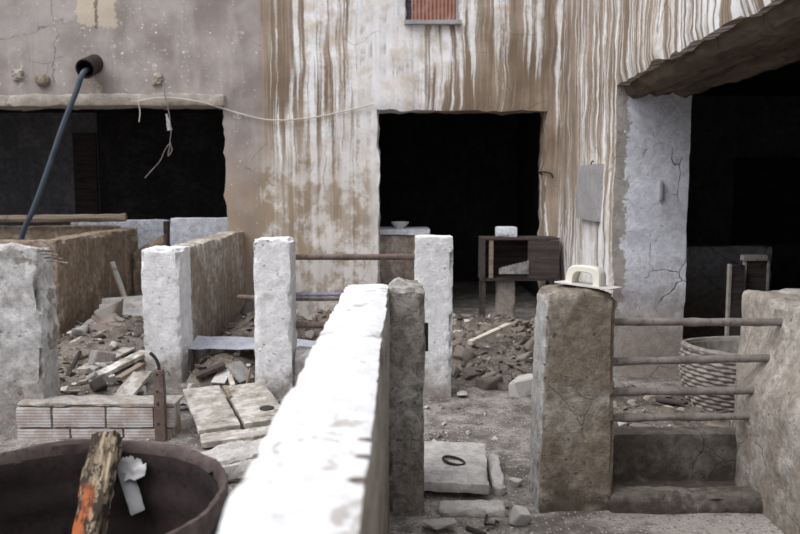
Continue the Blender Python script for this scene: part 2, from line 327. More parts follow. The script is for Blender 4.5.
def block_mesh(name, sx, sy, sz, step=.04, r=.02, amp=.01, freq=3.0, chip=.0, seed=1, shape=None, woff=(0, 0, 0)):
    """rough box, base centre at origin"""
    X = lin(-sx/2, sx/2, step); Y = lin(-sy/2, sy/2, step); Z = lin(0, sz, step)
    nx, ny, nz = len(X)-1, len(Y)-1, len(Z)-1
    idx = {}; vs = []; fs = []
    r = min(r, sx*.49, sy*.49, sz*.49)
    W = Vector(woff)
    def vid(i, j, k):
        key = (i, j, k)
        if key in idx: return idx[key]
        p = Vector((X[i], Y[j], Z[k]))
        c = Vector((max(-sx/2+r, min(sx/2-r, p.x)), max(-sy/2+r, min(sy/2-r, p.y)), max(r, min(sz-r, p.z))))
        d = p-c; L = d.length
        nn = sum(1 for a in d if abs(a) > 1e-6)
        nd = d.normalized() if L > 1e-6 else Vector((0, 0, 1))
        q = c+nd*r if L > 1e-6 else p
        w = q+W
        q = q+nd*(amp*.6*fn(w, freq, seed))+nd*(amp*.4*fn(w, freq*5, seed+3, 3))
        if chip and nn >= 2:
            q -= nd*chip*(max(0, fn(w, 4.5, seed+5, 3)-.05)*1.1+max(0, fn(w, 15, seed+6, 2)-.05)*.8)*(1.0 if nn == 2 else 1.4)
        if shape: q = shape(q)
        vs.append(q); idx[key] = len(vs)-1
        return idx[key]
    for k in range(nz):
        for i in range(nx):
            fs.append((vid(i, 0, k), vid(i+1, 0, k), vid(i+1, 0, k+1), vid(i, 0, k+1)))
            fs.append((vid(i+1, ny, k), vid(i, ny, k), vid(i, ny, k+1), vid(i+1, ny, k+1)))
        for j in range(ny):
            fs.append((vid(0, j+1, k), vid(0, j, k), vid(0, j, k+1), vid(0, j+1, k+1)))
            fs.append((vid(nx, j, k), vid(nx, j+1, k), vid(nx, j+1, k+1), vid(nx, j, k+1)))
    for i in range(nx):
        for j in range(ny):
            fs.append((vid(i, j, nz), vid(i+1, j, nz), vid(i+1, j+1, nz), vid(i, j+1, nz)))
            fs.append((vid(i, j+1, 0), vid(i+1, j+1, 0), vid(i+1, j, 0), vid(i, j, 0)))
    return mesh(name, vs, fs)
SD = [0]
def block(name, mat, x0, x1, y0, y1, z0, z1, parent=None, **k):
    SD[0] += 1
    k.setdefault('seed', SD[0])
    c = ((x0+x1)/2, (y0+y1)/2, z0)
    me = block_mesh(name, x1-x0, y1-y0, z1-z0, woff=c, **k)
    if parent: c = tuple(Vector(c)-chain(parent))
    return link(name, me, mat, c, parent=parent)
def tube_mesh(name, pts, rad, seg=10, wob=0.0, seed=1, caps=True):
    pts = [Vector(p) for p in pts]; vs = []; fs = []
    n = len(pts)
    up = None
    for i, p in enumerate(pts):
        t = (pts[min(i+1, n-1)]-pts[max(i-1, 0)]).normalized()
        if up is None:
            up = t.orthogonal().normalized()
        up = (up - t*up.dot(t)).normalized(); b = t.cross(up)
        rr = rad[i] if isinstance(rad, (list, tuple)) else rad
        for s in range(seg):
            a = 2*math.pi*s/seg
            d = up*math.cos(a)+b*math.sin(a)
            vs.append(p+d*(rr+(wob*fn(p+d*rr, 12, seed, 3) if wob else 0)))
    for i in range(n-1):
        for s in range(seg):
            a = i*seg+s; b2 = i*seg+(s+1) % seg
            fs.append((a, b2, b2+seg, a+seg))
    if caps:
        fs.append(tuple(range(seg))[::-1]); fs.append(tuple((n-1)*seg+s for s in range(seg)))
    return mesh(name, vs, fs)
def tube(name, mat, pts, rad, seg=10, wob=0.0, parent=None, smooth_pts=0, **k):
    pts = [Vector(p) for p in pts]
    if smooth_pts: pts = spline(pts, smooth_pts)
    o = pts[0].copy()
    me = tube_mesh(name, [p-o for p in pts], rad, seg, wob, SD[0]); SD[0] += 1
    loc = o-chain(parent) if parent else o
    return link(name, me, mat, loc, parent=parent)
def spline(pts, n):
    out = []
    for i in range(len(pts)-1):
        p0 = pts[max(0, i-1)]; p1 = pts[i]; p2 = pts[i+1]; p3 = pts[min(len(pts)-1, i+2)]
        for k in range(n):
            t = k/n
            out.append(.5*((2*p1)+(p2-p0)*t+(2*p0-5*p1+4*p2-p3)*t*t+(3*p1-p0-3*p2+p3)*t**3))
    out.append(pts[-1]); return out
def bar_pts(a, b, n=14): return [Vector(a).lerp(Vector(b), i/n) for i in range(n+1)]
def board(name, mat, A, B, w, t, parent=None, roll=0.0, amp=.003, step=.03, split=0.0, r=.004, seed=None, up=(0, 0, 1)):
    """board from A to B (centre of underside), local x along the length"""
    A = Vector(A); B = Vector(B); L = (B-A).length
    SD[0] += 1; sd = seed or SD[0]
    def sh(q):
        e = abs(q.x)/(L/2)
        if split and e > .97: q.x -= math.copysign(split*abs(fn((q.y*9, q.z*3, q.x), 5, sd, 2)), q.x)
        return q
    me = block_mesh(name, L, w, t, step=step, r=r, amp=amp, freq=6, seed=sd, shape=sh, chip=.004)
    x = (B-A).normalized(); y = Vector(up).cross(x).normalized(); z = x.cross(y)
    m = Matrix((x, y, z)).transposed()
    e = (m @ Matrix.Rotation(roll, 3, 'X')).to_euler()
    loc = (A+B)/2
    if parent: loc = loc-chain(parent)
    return link(name, me, mat, loc, e, parent)
def shard_mesh(name, seed, flat=.35, n=14):
    rnd = random.Random(seed); bm = bmesh.new()
    for i in range(n):
        a = rnd.uniform(0, 2*math.pi); rr = rnd.uniform(.65, 1)
        bm.verts.new((rr*math.cos(a), rr*.75*math.sin(a), rnd.choice((-1, 1))*flat*rnd.uniform(.6, 1)))
    res = bmesh.ops.convex_hull(bm, input=bm.verts[:])
    bmesh.ops.delete(bm, geom=[v for v in bm.verts if not v.link_faces], context='VERTS')
    bmesh.ops.bevel(bm, geom=bm.edges[:], offset=.06, segments=1, affect='EDGES', profile=.5)
    bmesh.ops.recalc_face_normals(bm, faces=bm.faces)
    me = bpy.data.meshes.new(name); bm.to_mesh(me); bm.free(); return me
def wall_grid(name, mat, us, vs_, hole, thick, mp, amp=.012, seed=1, jag=.02):
    """solid wall: grid (u,v) with holes, thickness; mp(u,v,w)->xyz, w 0 front..thick back"""
    nu, nv = len(us)-1, len(vs_)-1
    solid = [[not hole((us[i]+us[i+1])/2, (vs_[j]+vs_[j+1])/2) for j in range(nv)] for i in range(nu)]
    def sol(i, j): return 0 <= i < nu and 0 <= j < nv and solid[i][j]
    W = [0, thick*.33, thick*.66, thick]
    ids = {}; vs = []; fs = []
    def vid(i, j, k):
        key = (i, j, k)
        if key in ids: return ids[key]
        u, v, w = us[i], vs_[j], W[k]
        around = [sol(i-1, j-1), sol(i, j-1), sol(i-1, j), sol(i, j)]
        inner = 0 < i < nu and 0 < j < nv
        if inner and not all(around):
            u += jag*fn((u, v, w), 5, seed+2, 4); v += jag*fn((u, v, w), 5, seed+6, 4)
            bb = .012
        else: bb = 0
        w2 = w
        if k == 0: w2 = w + amp*fn((u, v, 0), 2.2, seed) + amp*.3*fn((u, v, 0), 11, seed+1, 2) + bb
        if k == 3: w2 = w - bb
        vs.append(mp(u, v, w2)); ids[key] = len(vs)-1
        return ids[key]
    for i in range(nu):
        for j in range(nv):
            if not solid[i][j]: continue
            fs.append((vid(i, j, 0), vid(i+1, j, 0), vid(i+1, j+1, 0), vid(i, j+1, 0)))
            fs.append((vid(i+1, j, 3), vid(i, j, 3), vid(i, j+1, 3), vid(i+1, j+1, 3)))
            for k in range(3):
                if not sol(i-1, j): fs.append((vid(i, j, k+1), vid(i, j, k), vid(i, j+1, k), vid(i, j+1, k+1)))
                if not sol(i+1, j): fs.append((vid(i+1, j, k), vid(i+1, j, k+1), vid(i+1, j+1, k+1), vid(i+1, j+1, k)))
                if not sol(i, j-1): fs.append((vid(i, j, k+1), vid(i+1, j, k+1), vid(i+1, j, k), vid(i, j, k)))
                if not sol(i, j+1): fs.append((vid(i, j+1, k), vid(i+1, j+1, k), vid(i+1, j+1, k+1), vid(i, j+1, k+1)))
    return mesh(name, vs, fs)
def cuts(a, b, step, marks):
    pts = sorted([a]+[m for m in marks if a < m < b]+[b]); out = []
    for i in range(len(pts)-1): out += lin(pts[i], pts[i+1], step)[:-1]
    return out+[b]
def struct(o): o['kind'] = 'structure'; return o
# ------------------------------------------------------------------ SETTING
YB = 9.3                                    # face of the back wall
def heap(x, y):
    h = 0
    for (cx, cy, rx, ry, hh) in HEAPS:
        d = ((x-cx)/rx)**2+((y-cy)/ry)**2
        if d < 1: h = max(h, hh*(1-d)**1.3)
    return h
HEAPS = [(.95, 7.9, 1.0, 1.5, .20), (.9, 6.75, .8, .75, .16), (-2.75, 8.0, .85, 2.3, .30), (-2.5, 6.2, .75, 1.3, .13),
         (-1.35, 7.7, .62, 1.6, .34), (-.6, 8.0, .6, 1.2, .30), (-1.45, 6.45, .40, .45, .20), (1.75, 5.3, .7, .9, .09)]
def gz(x, y): return .014*fn((x, y, 0), 1.4, 2)+.006*fn((x, y, 0), 7, 4, 3)
xs = sorted(set([-30, -18, -12, -8]+[round(v, 3) for v in lin(-6, 5, .07)]+[8, 12, 18, 30]))
ys = sorted(set([-20, -10, -5]+[round(v, 3) for v in lin(-2, 11, .07)]+[13, 16, 20, 30]))
vs = [(x, y, gz(x, y) if -6 < x < 5 and -2 < y < 11 else 0) for y in ys for x in xs]
nx = len(xs)
fs = [(j*nx+i, j*nx+i+1, (j+1)*nx+i+1, (j+1)*nx+i) for j in range(len(ys)-1) for i in range(nx-1)]
struct(link('floor', mesh('floor', vs, fs), M['ground']))
# back wall
LX = P(225, 150, YB).x; LZ = P(112, 104, YB).z
MX0 = P(378, 150, YB).x; MX1 = P(546, 150, YB).x; MZ = P(460, 110, YB).z
WX0, WX1, WZ = P(406, 10, YB).x, P(460, 10, YB).x, P(430, 21, YB).z
WT = WZ+.75
CX = P(557, 150, YB).x
def hole_b(u, v):
    return (-6.6 < u < LX and v < LZ) or (MX0 < u < MX1 and v < MZ) or (WX0 < u < WX1 and WZ < v < WT)
us = cuts(-7.2, CX+.35, .07, [-6.6, LX, MX0, MX1, WX0, WX1]); vv = cuts(-.1, 4.75, .07, [LZ, MZ, WZ, WT])
struct(link('wall_back', wall_grid('wall_back', M['facade'], us, vv, hole_b, .42, lambda u, v, w: (u, YB+w, v), amp=.022, seed=3, jag=.035), M['facade']))
# right wall, splayed a little; opening towards the camera
def wx(y): return 1.515+.0393*y
JY = 6.5; LNZ = 2.44
def hole_r(u, v): return 1.9 < u < JY and v < LNZ
us = cuts(-.6, YB, .07, [1.9, JY]); vv = cuts(-.1, 4.75, .07, [LNZ])
THK = .64
me = wall_grid('wall_right', M['facade_side'], us, vv, hole_r, THK, lambda u, v, w: (wx(u)+w, u, v), amp=.02, seed=8, jag=.03)
me.flip_normals()
wr = struct(link('wall_right', me, M['facade_side']))
me.materials.append(M['jamb'])
for p in me.polygons:                      # the limewashed jamb and reveal
    if abs(p.center.y-JY) < .06 and p.center.z < LNZ-.02 and p.center.x > wx(JY)+.03: p.material_index = 1
# timbers under the right wall
for i in range(3):
    xo = .17+.19*i
    pts = [Vector((wx(y)+xo, y, LNZ-.015+.02*(i == 1)+.012*fn((0, y, i), 1, 3))) for y in lin(1.7, JY+.25, .12)]
    o = tube('trim_%d' % (2+i), M['beam'], pts, .098, 12, .03); struct(o)
# ledge below the left part of the facade
def sh(q):
    q.y += .0; q.z += .012*fn((q.x, 0, 1), .9, 2); return q
struct(block('trim_1', M['ledge'], -6.8, LX+.02, YB-.07, YB+.3, LZ-.03, LZ+.11, step=.035, r=.03, amp=.03, freq=3.5, shape=sh))
# sheds behind: roofed rooms, unseen gap added over the left one for light
def slabs(name, mat, x0, x1, y0, y1, z0, z1): return struct(block(name, mat, x0, x1, y0, y1, z0, z1, step=.35, r=.01, amp=.0))
slabs('ceiling_left', M['shade_dark'], -9, -1.0, 11.0, 13.6, 2.86, 3.06)
slabs('ceiling_left_end', M['shade_dark'], -9, -6.0, YB+.3, 11.0, 2.86, 3.06)
slabs('ceiling_middle', M['shade_dark'], -1.0, 2.3, YB+.3, 13.6, 2.86, 3.06)
slabs('ceiling_right', M['shade_dark'], 2.1, 7.2, -.6, 10.3, 2.75, 2.95)
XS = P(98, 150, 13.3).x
slabs('wall_shed_back_shaded', M['shade_dark'], XS, -1.1, 13.3, 13.6, -.1, 2.95)  # right stretch of the back wall, its shade put into the colour
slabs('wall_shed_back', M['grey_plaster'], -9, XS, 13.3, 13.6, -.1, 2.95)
slabs('wall_middle_back', M['shade_dark'], -1.1, 2.9, 13.3, 13.6, -.1, 2.95)
slabs('wall_shed_left', M['shade_dark'], -9.2, -9, YB, 13.6, -.1, 2.95)
slabs('wall_shed_middle', M['shade_dark'], -1.25, -.95, YB+.40, 13.3, -.1, 2.9)
slabs('wall_shed_right', M['shade_dark'], 2.0, 2.3, YB+.40, 13.3, -.1, 2.9)
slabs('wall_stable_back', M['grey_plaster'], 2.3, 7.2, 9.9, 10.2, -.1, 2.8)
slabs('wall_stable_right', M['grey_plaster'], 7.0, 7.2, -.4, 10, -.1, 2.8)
slabs('wall_stable_front', M['shade_dark'], 2.2, 7.2, -.6, -.4, -.1, 2.8)
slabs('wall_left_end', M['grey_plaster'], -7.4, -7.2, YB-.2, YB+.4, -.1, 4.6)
# door recess on the far wall of left shed and stable
struct(block('door_1', M['wood_dark'], P(73, 150, 13.25).x, P(96, 150, 13.25).x, 13.24, 13.30, 0, P(80, 133, 13.25).z, step=.2, r=.005, amp=0))
struct(block('door_2', M['wood_dark'], P(737, 150, 9.85).x, P(830, 150, 9.85).x, 9.84, 9.9, .9, P(760, 157, 9.85).z, step=.2, r=.005, amp=0))
# window high on the facade
w1 = struct(empty('window_1', ((WX0+WX1)/2, YB, WZ)))
block('window_sill', M['panel'], WX0-.02, WX1+.02, YB-.06, YB+.15, WZ-.045, WZ+.005, w1, step=.06, r=.008, amp=.004)
block('window_frame', M['panel'], WX1-.045, WX1-.003, YB+.02, YB+.12, WZ+.005, WT, w1, step=.08, r=.006, amp=.003)
block('window_frame', M['wood_dark'], WX0+.003, WX0+.07, YB+.06, YB+.12, WZ+.005, WT, w1, step=.08, r=.006, amp=.003)
block('shutter', M['shutter'], WX0+.07, WX1-.045, YB+.06, YB+.09, WZ+.005, WT, w1, step=.08, r=.004, amp=.003)
# ------------------------------------------------------------------ PEN WALLS AND POSTS
def pen(name, mat, label, cat, *a, **k):
    k.setdefault('step', .035)
    return tag(block(name, mat, *a, **k), label, cat)
# long foreground wall
HW = P(368, 283, 3.85).z
lw = pen('pen_wall', M['whitewash_clean'], 'long bright whitewashed pen wall running from the camera to the middle pillar', 'wall',
    -.268, -.052, .35, 3.86, -.05, HW, step=.035, r=.016, amp=.010, freq=2.4, chip=.014)
lw.data.materials.append(M['render_grey'])  # right face darker: dirt and its shade both put into the colour
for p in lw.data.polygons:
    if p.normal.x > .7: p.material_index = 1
# pillar closing it
pz = P(405, 289, 3.66).z
def sh(q):
    t = q.z/1.13
    if t > .93: q.z += .03*fn((q.x, q.y, 0), 7, 4)
    return q
pl = empty('wall_pillar', (P(408, 400, 3.62).x, 3.82, 0))
tag(pl, 'grey rough concrete pillar at the far end of the long white wall', 'pillar')
block('pillar_body', M['concrete_grey'], P(387.5, 400, 3.65).x, P(424.5, 400, 3.65).x, 3.65, 4.05, -.05, pz, pl, step=.025, r=.014, amp=.014, freq=4, chip=.04, shape=sh)
hb = P(425.5, 337, 3.8)
tube('hinge_pin', M['iron_black'], [hb+Vector((.0, 0, .07)), hb+Vector((0, 0, -.07))], .014, 8, parent=pl)
tube('hinge_strap', M['iron_black'], [hb+Vector((-.06, 0, -.03)), hb+Vector((.012, 0, -.03))], .011, 8, parent=pl)
# right pillar
def sh(q):
    t = max(0, 1-q.z/1.1)
    if q.x < 0: q.x -= .035*t
    if q.y < 0: q.y -= .03*t*t
    q.x += .012*fn((0, 0, q.z), 2, 5)
    if q.z > 1.0: q.z += .02*fn((q.x, q.y, 0), 5, 8)+(-.03*abs(q.x/.17)**3)
    return q
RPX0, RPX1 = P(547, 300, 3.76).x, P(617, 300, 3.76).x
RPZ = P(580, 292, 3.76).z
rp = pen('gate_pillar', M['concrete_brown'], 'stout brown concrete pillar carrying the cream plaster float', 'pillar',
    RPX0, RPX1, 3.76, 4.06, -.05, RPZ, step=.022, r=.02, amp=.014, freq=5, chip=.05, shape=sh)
# right pen wall
def sh(q):
    t = max(0, min(1, (1.02-q.z)/.5)); t = t*t*(3-2*t)
    k = max(0, min(1, (1.07-q.y)/.42))
    if q.x < 0: q.x -= .155*t*k
    if q.z > 1.0: q.z += .02*fn((q.x, q.y, 1), 4, 8)
    return q
RWX = P(783, 322, 3.9).x
RWZ = P(760, 292, 4.3).z
pen('pen_wall', M['tan_pale'], 'battered clay pen wall at the right edge holding the ends of four rails', 'wall',
    RWX+.0, RWX+.45, 2.3, 4.42, -.05, RWZ, step=.035, r=.03, amp=.02, freq=3, chip=.05, shape=sh)
# back pair of posts
def taper(k):
    def sh(q):
        t = max(0, 1-q.z/1.2); q.x *= 1+k*t; q.y *= 1+k*t; return q
    return sh
Y2 = 5.8
a = P(254, 300, Y2); b = P(291, 300, Y2); zt = P(275, 239, Y2).z
lp_ = pen('rail_post', M['whitewash'], 'white square post left of the long wall, with low sill beside it', 'post',
    a.x, b.x, Y2, Y2+.30, -.05, zt, step=.028, r=.01, amp=.011, freq=4, chip=.05, shape=taper(.04))
a = P(415, 300, Y2); b = P(453, 300, Y2); zt2 = P(433, 237, Y2).z
rp_ = pen('rail_post', M['whitewash'], 'white square post right of the grey concrete pillar, before the middle doorway', 'post',
    a.x, b.x, Y2, Y2+.30, -.05, zt2, step=.028, r=.01, amp=.011, freq=4, chip=.05, shape=taper(-.04))
si = pen('pen_sill', M['whitewash_rough'], 'low whitewashed sill joining the two white posts under the rails', 'sill',
    P(288, 300, Y2).x+.015, P(415, 300, Y2).x, Y2+.03, Y2+.27, -.05, P(310, 352, Y2).z, step=.03, r=.03, amp=.02, freq=4, chip=.03)
# left partition: end post + wall
a = P(142, 300, 6.3); b = P(178, 300, 6.3); zt = P(160, 249, 6.3).z
lpw = empty('pen_partition', ((a.x+b.x)/2, 6.3, 0))
tag(lpw, 'pen partition with bright white end face running back to the facade, left of the white rail post', 'wall')
block('end_post', M['whitewash'], a.x, b.x+.015, 6.3, 6.68, -.05, zt, lpw, step=.028, r=.01, amp=.011, freq=4, chip=.05)
def sh(q):
    q.x += -.03*(q.y/1.3); q.z += .02*fn((0, q.y, 0), 1.4, 3) if q.z > .9 else 0; return q
block('partition_wall', M['tan_light'], b.x-.22, b.x-.012, 6.66, YB+.0, -.05, zt-.01, lpw, step=.04, r=.02, amp=.016, freq=3, chip=.03, shape=sh)
# left big pen (tan)
TX = -3.43; TZ = P(57, 239, 7.9).z
tp = empty('clay_pen', (-4.3, 8.8, 0)); tag(tp, 'tan clay pen with bare plaster walls under the left lintel', 'pen')
block('side_wall', M['tan'], TX-.24, TX, 7.75, 10.2, -.05, TZ, tp, step=.045, r=.015, amp=.025, freq=2.6, chip=.06)
block('front_wall', M['tan'], -6.6, TX-.22, 7.75, 7.98, -.05, TZ-.01, tp, step=.06, r=.03, amp=.02, freq=2.6, chip=.03)
block('rear_wall', M['tan'], -6.6, TX-.22, 9.98, 10.2, -.05, P(60, 226, 10).z, tp, step=.06, r=.03, amp=.02, freq=2.6, chip=.03)
# rough white post, front left
a = P(40, 300, 4.95); zt = P(30, 249, 4.95).z
def sh(q):
    if q.z > 1.0: q.z += .03*fn((q.x, q.y, 0), 4, 6)
    q.x += .012*fn((0, q.y, q.z), 2.5, 7)
    return q
fw = empty('corner_wall', (a.x-.3, 4.95, 0)); tag(fw, 'crumbling white wall end at the left edge beside the low brick wall', 'wall')
block('wall_body', M['whitewash_rough'], a.x-1.0, a.x, 4.95, 5.20, -.05, zt, fw, step=.028, r=.016, amp=.03, freq=3.4, chip=.08, shape=sh)
for i in range(4):
    q = P(38+3*i, 251+3.4*i, 4.93)
    tube('reinforcing_wire', M['rail' if i % 2 else 'rail_brown'], [q, q+Vector((.05, -.012, .004)), q+Vector((.10+.012*i, -.01, -.004*i))], .006, 6, parent=fw)
# low walls inside the left shed
a = P(70, 220, 10.7); pen('shed_low_wall', M['white_blue'], 'white low wall deep in the left shed, beside the clay pen', 'wall', a.x, P(166, 220, 10.7).x, 10.7, 10.9, -.05, P(140, 220, 10.7).z, step=.06, r=.02, amp=.012, chip=.02)
pen('shed_low_wall', M['white_blue'], 'white low wall in the left shed, right of the dark stub post by the facade pier', 'wall', P(169, 220, 10.2).x, P(240, 220, 10.2).x, 10.2, 10.4, -.05, P(200, 218, 10.2).z, step=.06, r=.02, amp=.012, chip=.02)
pen('stub_post', M['wood_dark'], 'dark stub post between the two white low walls in the left shed', 'post', P(164, 220, 10.3).x, P(169, 220, 10.3).x, 10.25, 10.33, 0, P(166, 221, 10.3).z, step=.05, r=.01, amp=.003)
pen('shed_low_wall', M['tan'], 'low clay wall in shadow behind the far end of the clay pen', 'wall', P(131, 220, 9.9).x, P(164, 220, 9.9).x, 9.85, 10.0, -.05, P(150, 243, 9.9).z, step=.05, r=.03, amp=.02, chip=.03,
    shape=lambda q: Vector((q.x, q.y, q.z*(1+.12*q.x/.2) if q.z > .5 else q.z)))
tag(tube('timber_rail', M['wood_brown'], [P(-20, 219, 9.9), P(60, 218.5, 9.9), P(126, 217.5, 9.9)], .05, 8, .012, smooth_pts=6), 'long weathered timber rail lying across the clay pen behind the hose', 'rail')
# bench in the middle doorway
bn = empty('masonry_bench', (P(405, 250, 9.6).x, 9.6, 0)); tag(bn, 'pale clay masonry bench with grey slab top in the middle doorway', 'bench')
zb = P(400, 236, 9.55).z
block('bench_body', M['tan_light'], MX0-.1, P(430, 250, 9.55).x, 9.75, 10.35, -.05, zb, bn, step=.06, r=.02, amp=.014, chip=.02)
block('bench_slab', M['white_blue'], MX0-.1, P(431, 250, 9.55).x, 9.72, 10.5, zb, zb+.07, bn, step=.05, r=.012, amp=.006, chip=.01)
def lathe(name, mat, prof, loc, seg=28, parent=None, rot=None, wob=0):
    vs = []; fs = []
    for (r, z) in prof:
        for s in range(seg):
            a = 2*math.pi*s/seg; rr = r*(1+wob*fn((math.cos(a), math.sin(a), z*3), 1.5, 9, 3)); vs.append((rr*math.cos(a), rr*math.sin(a), z))
    n = len(prof)
    for i in range(n-1):
        for s in range(seg):
            a = i*seg+s; b = i*seg+(s+1) % seg; fs.append((a, b, b+seg, a+seg))
    return link(name, mesh(name, vs, fs), mat, loc, rot, parent)
bz = zb+.07
tag(lathe('bowl', M['ceramic'], [(.001, .0), (.05, .0), (.055, .012), (.10, .055), (.12, .085), (.112, .085), (.09, .05), (.045, .02), (.001, .018)], (P(400, 218, 10.0).x, 10.0, bz)),
    'small white bowl on the bench slab in the middle doorway', 'bowl')
# ------------------------------------------------------------------ RAILS
def rail(mat, A, B, r, label, group, wob=.004):
    return tag(tube('iron_rail', mat, bar_pts(A, B), r, 12, wob), label, 'rail', group)
g4 = 'four rails of the right pen'
YR = 3.9
ends = [(612, 322, 783, 322), (617, 361.5, 778, 358), (617, 392, 764, 390), (614, 418, 751, 416)]
names = ['topmost', 'second from top', 'third from top', 'lowest']
for (x0, y0, x1, y1), nm in zip(ends, names):
    rail(M['rail'], P(x0-9, y0, YR), P(x1, y1, YR), .0205, '%s of the four grey iron rails between the brown pillar and right wall' % nm, g4, .006)
g3 = 'rails between the two white posts'
rail(M['rail_brown'], P(296, 257, 5.95), P(416, 257, 5.95), .024, 'topmost rusty brown rail spanning the two white posts', g3)
rail(M['rail_blue'], P(296, 294.5, 5.92), P(416, 294.5, 5.92), .017, 'thin blue grey rail, upper of the close pair between the white posts', g3)
rail(M['rail'], P(296, 299, 5.97), P(416, 299, 5.97), .015, 'dull grey rail, lower of the close pair between the white posts', g3)
rail(M['rail_brown'], P(296, 325, 5.95), P(416, 325, 5.95), .026, 'lowest thick dark rail between the two white posts, just above the sill', g3)
rail(M['rail_brown'], P(239, 297, 6.6), P(262, 298, 6.02), .02, 'short dark rail stub poking from the left side of the white post', g3)
# ------------------------------------------------------------------ TROUGH
tr = empty('feed_trough', ((RPX1+RWX)/2, 4.0, 0)); tag(tr, 'dark cement feed trough below the four rails', 'trough')
xl, xr = RPX1-.02, RWX-.03
block('front_lip', M['trough'], xl, RWX+.02, 3.70, 3.86, -.05, P(690, 495, 3.72).z, tr, step=.03, r=.03, amp=.016, freq=4, chip=.03)
block('rear_wall', M['trough'], xl, xr+.1, 4.06, 4.20, -.05, P(680, 433, 4.07).z, tr, step=.03, r=.02, amp=.014, freq=4, chip=.02)
block('trough_floor', M['trough'], xl, xr+.05, 3.84, 4.08, -.05, .03, tr, step=.04, r=.01, amp=.008)
# ------------------------------------------------------------------ LOW BRICK WALL (left)
YW = 4.86
zt = P(100, 403, YW).z
bw = empty('brick_wall', (P(95, 430, YW).x, YW, 0)); tag(bw, 'low two course hollow brick wall behind the rusty drum', 'wall')
bx0, bx1 = P(17, 430, YW).x, P(176, 430, YW).x
bh = .14; ztop = zt-.022
block('wall_core', M['mortar'], bx0, bx1-.02, YW+.012, YW+.19, -.05, ztop, bw, step=.04, r=.008, amp=.006)
block('mortar_cap', M['mortar'], bx0, bx1, YW-.012, YW+.2, ztop, zt, bw, step=.03, r=.006, amp=.010, freq=5, chip=.015)
def bricks(row, z0, starts):
    for i in range(len(starts)-1):
        x0 = P(starts[i], 430, YW).x+.005; x1 = P(starts[i+1], 430, YW).x-.005
        block('brick', M['brick'], x0, x1, YW-.016, YW+.05, z0+.005, z0+bh-.005, bw, step=.03, r=.006, amp=.006, freq=5, chip=.008)
bricks(0, ztop-bh, (17, 53, 107, 155, 176))
bricks(1, ztop-2*bh, (17, 71, 124, 172))
# rusty upright with bent rod
q = P(161, 440, 4.80); ztu = P(161, 369, 4.80).z
up = empty('steel_upright', (q.x, 4.80, 0)); tag(up, 'rusty steel upright with bent rod standing before the low brick wall', 'post')
for (s, nm, m) in ((0, 'upright_tube', M['rail_brown']),):
    ut = block(nm, m, q.x-.034, q.x+.034, 4.775, 4.835, -.05, ztu, up, step=.03, r=.006, amp=.004, freq=6, chip=.008)
for zz in (.12, .25, .33, .44):
    tube('bolt_hole_rim', M['iron_black'], [Vector((q.x-.005, 4.777, zz)), Vector((q.x-.005, 4.770, zz))], .009, 8, parent=ut)
tube('bent_rod', M['iron_black'], [Vector((q.x, 4.8, ztu-.05)), Vector((q.x+.0, 4.8, ztu+.02)), Vector((q.x-.02, 4.8, ztu+.07)), Vector((q.x-.05, 4.795, ztu+.105))], .011, 8, parent=up, smooth_pts=5)
tube('wire_loop', M['rail_brown'], [Vector((q.x+.03, 4.79, ztu-.03)), Vector((q.x+.06, 4.78, ztu-.01)), Vector((q.x+.075, 4.78, ztu-.04))], .004, 6, parent=up, smooth_pts=4)
# ------------------------------------------------------------------ RUSTY DRUM
DR, DY = .5, 2.16
DZ = CAMZ-.405*DY
DXc = P(52, 507, DY).x
dr = empty('rusty_drum', (DXc, DY, 0)); tag(dr, 'big open rusted drum in the left foreground', 'drum')
lathe('drum_shell', M['rust_dark'], [(DR-.02, .0)]+[(DR-.012-.004*math.sin(i*1.3), .02+(DZ-.06)*i/24) for i in range(25)]+[(DR-.024, DZ-.045)]+[(DR-.032-.004*math.sin(i*1.3), .03+(DZ-.07)*(24-i)/24) for i in range(25)], (0, 0, 0), 72, dr, wob=.012)
lathe('drum_bottom', M['rust_dark'], [(.001, .03), (.2, .03), (DR-.03, .035), (DR-.03, .02), (.001, .015)], (0, 0, 0), 48, dr)
# thick uneven rim band
vs = []; fs = []; sg = 96
prof = [(0, -.07), (.006, -.065), (.008, -.015), (.005, .0), (-.006, .0), (-.014, -.01), (-.018, -.05), (-.014, -.054)]
for s in range(sg):
    a = 2*math.pi*s/sg; c, sn = math.cos(a), math.sin(a)
    for k, (dr_, dz) in enumerate(prof):
        low = .025*fn((c*2, sn*2, 0), 3, 5, 4) if k >= 6 else 0
        w = DR*(1+.012*fn((c, sn, DZ*3), 1.5, 9, 3))
        jj = .006*fn((c*4, sn*4, k), 3, 6, 3)
        vs.append(((w-.012+dr_+jj)*c, (w-.012+dr_+jj)*sn, DZ+dz+low+.01*fn((c, sn, 2), 2, 4, 3)))
np_ = len(prof)
for s in range(sg):
    for k in range(np_):
        a = s*np_+k; b = s*np_+(k+1) % np_; a2 = ((s+1) % sg)*np_+k; b2 = ((s+1) % sg)*np_+(k+1) % np_
        fs.append((a, a2, b2, b))
link('drum_rim', mesh('drum_rim', vs, fs), M['rust_rim'], (0, 0, 0), parent=dr)
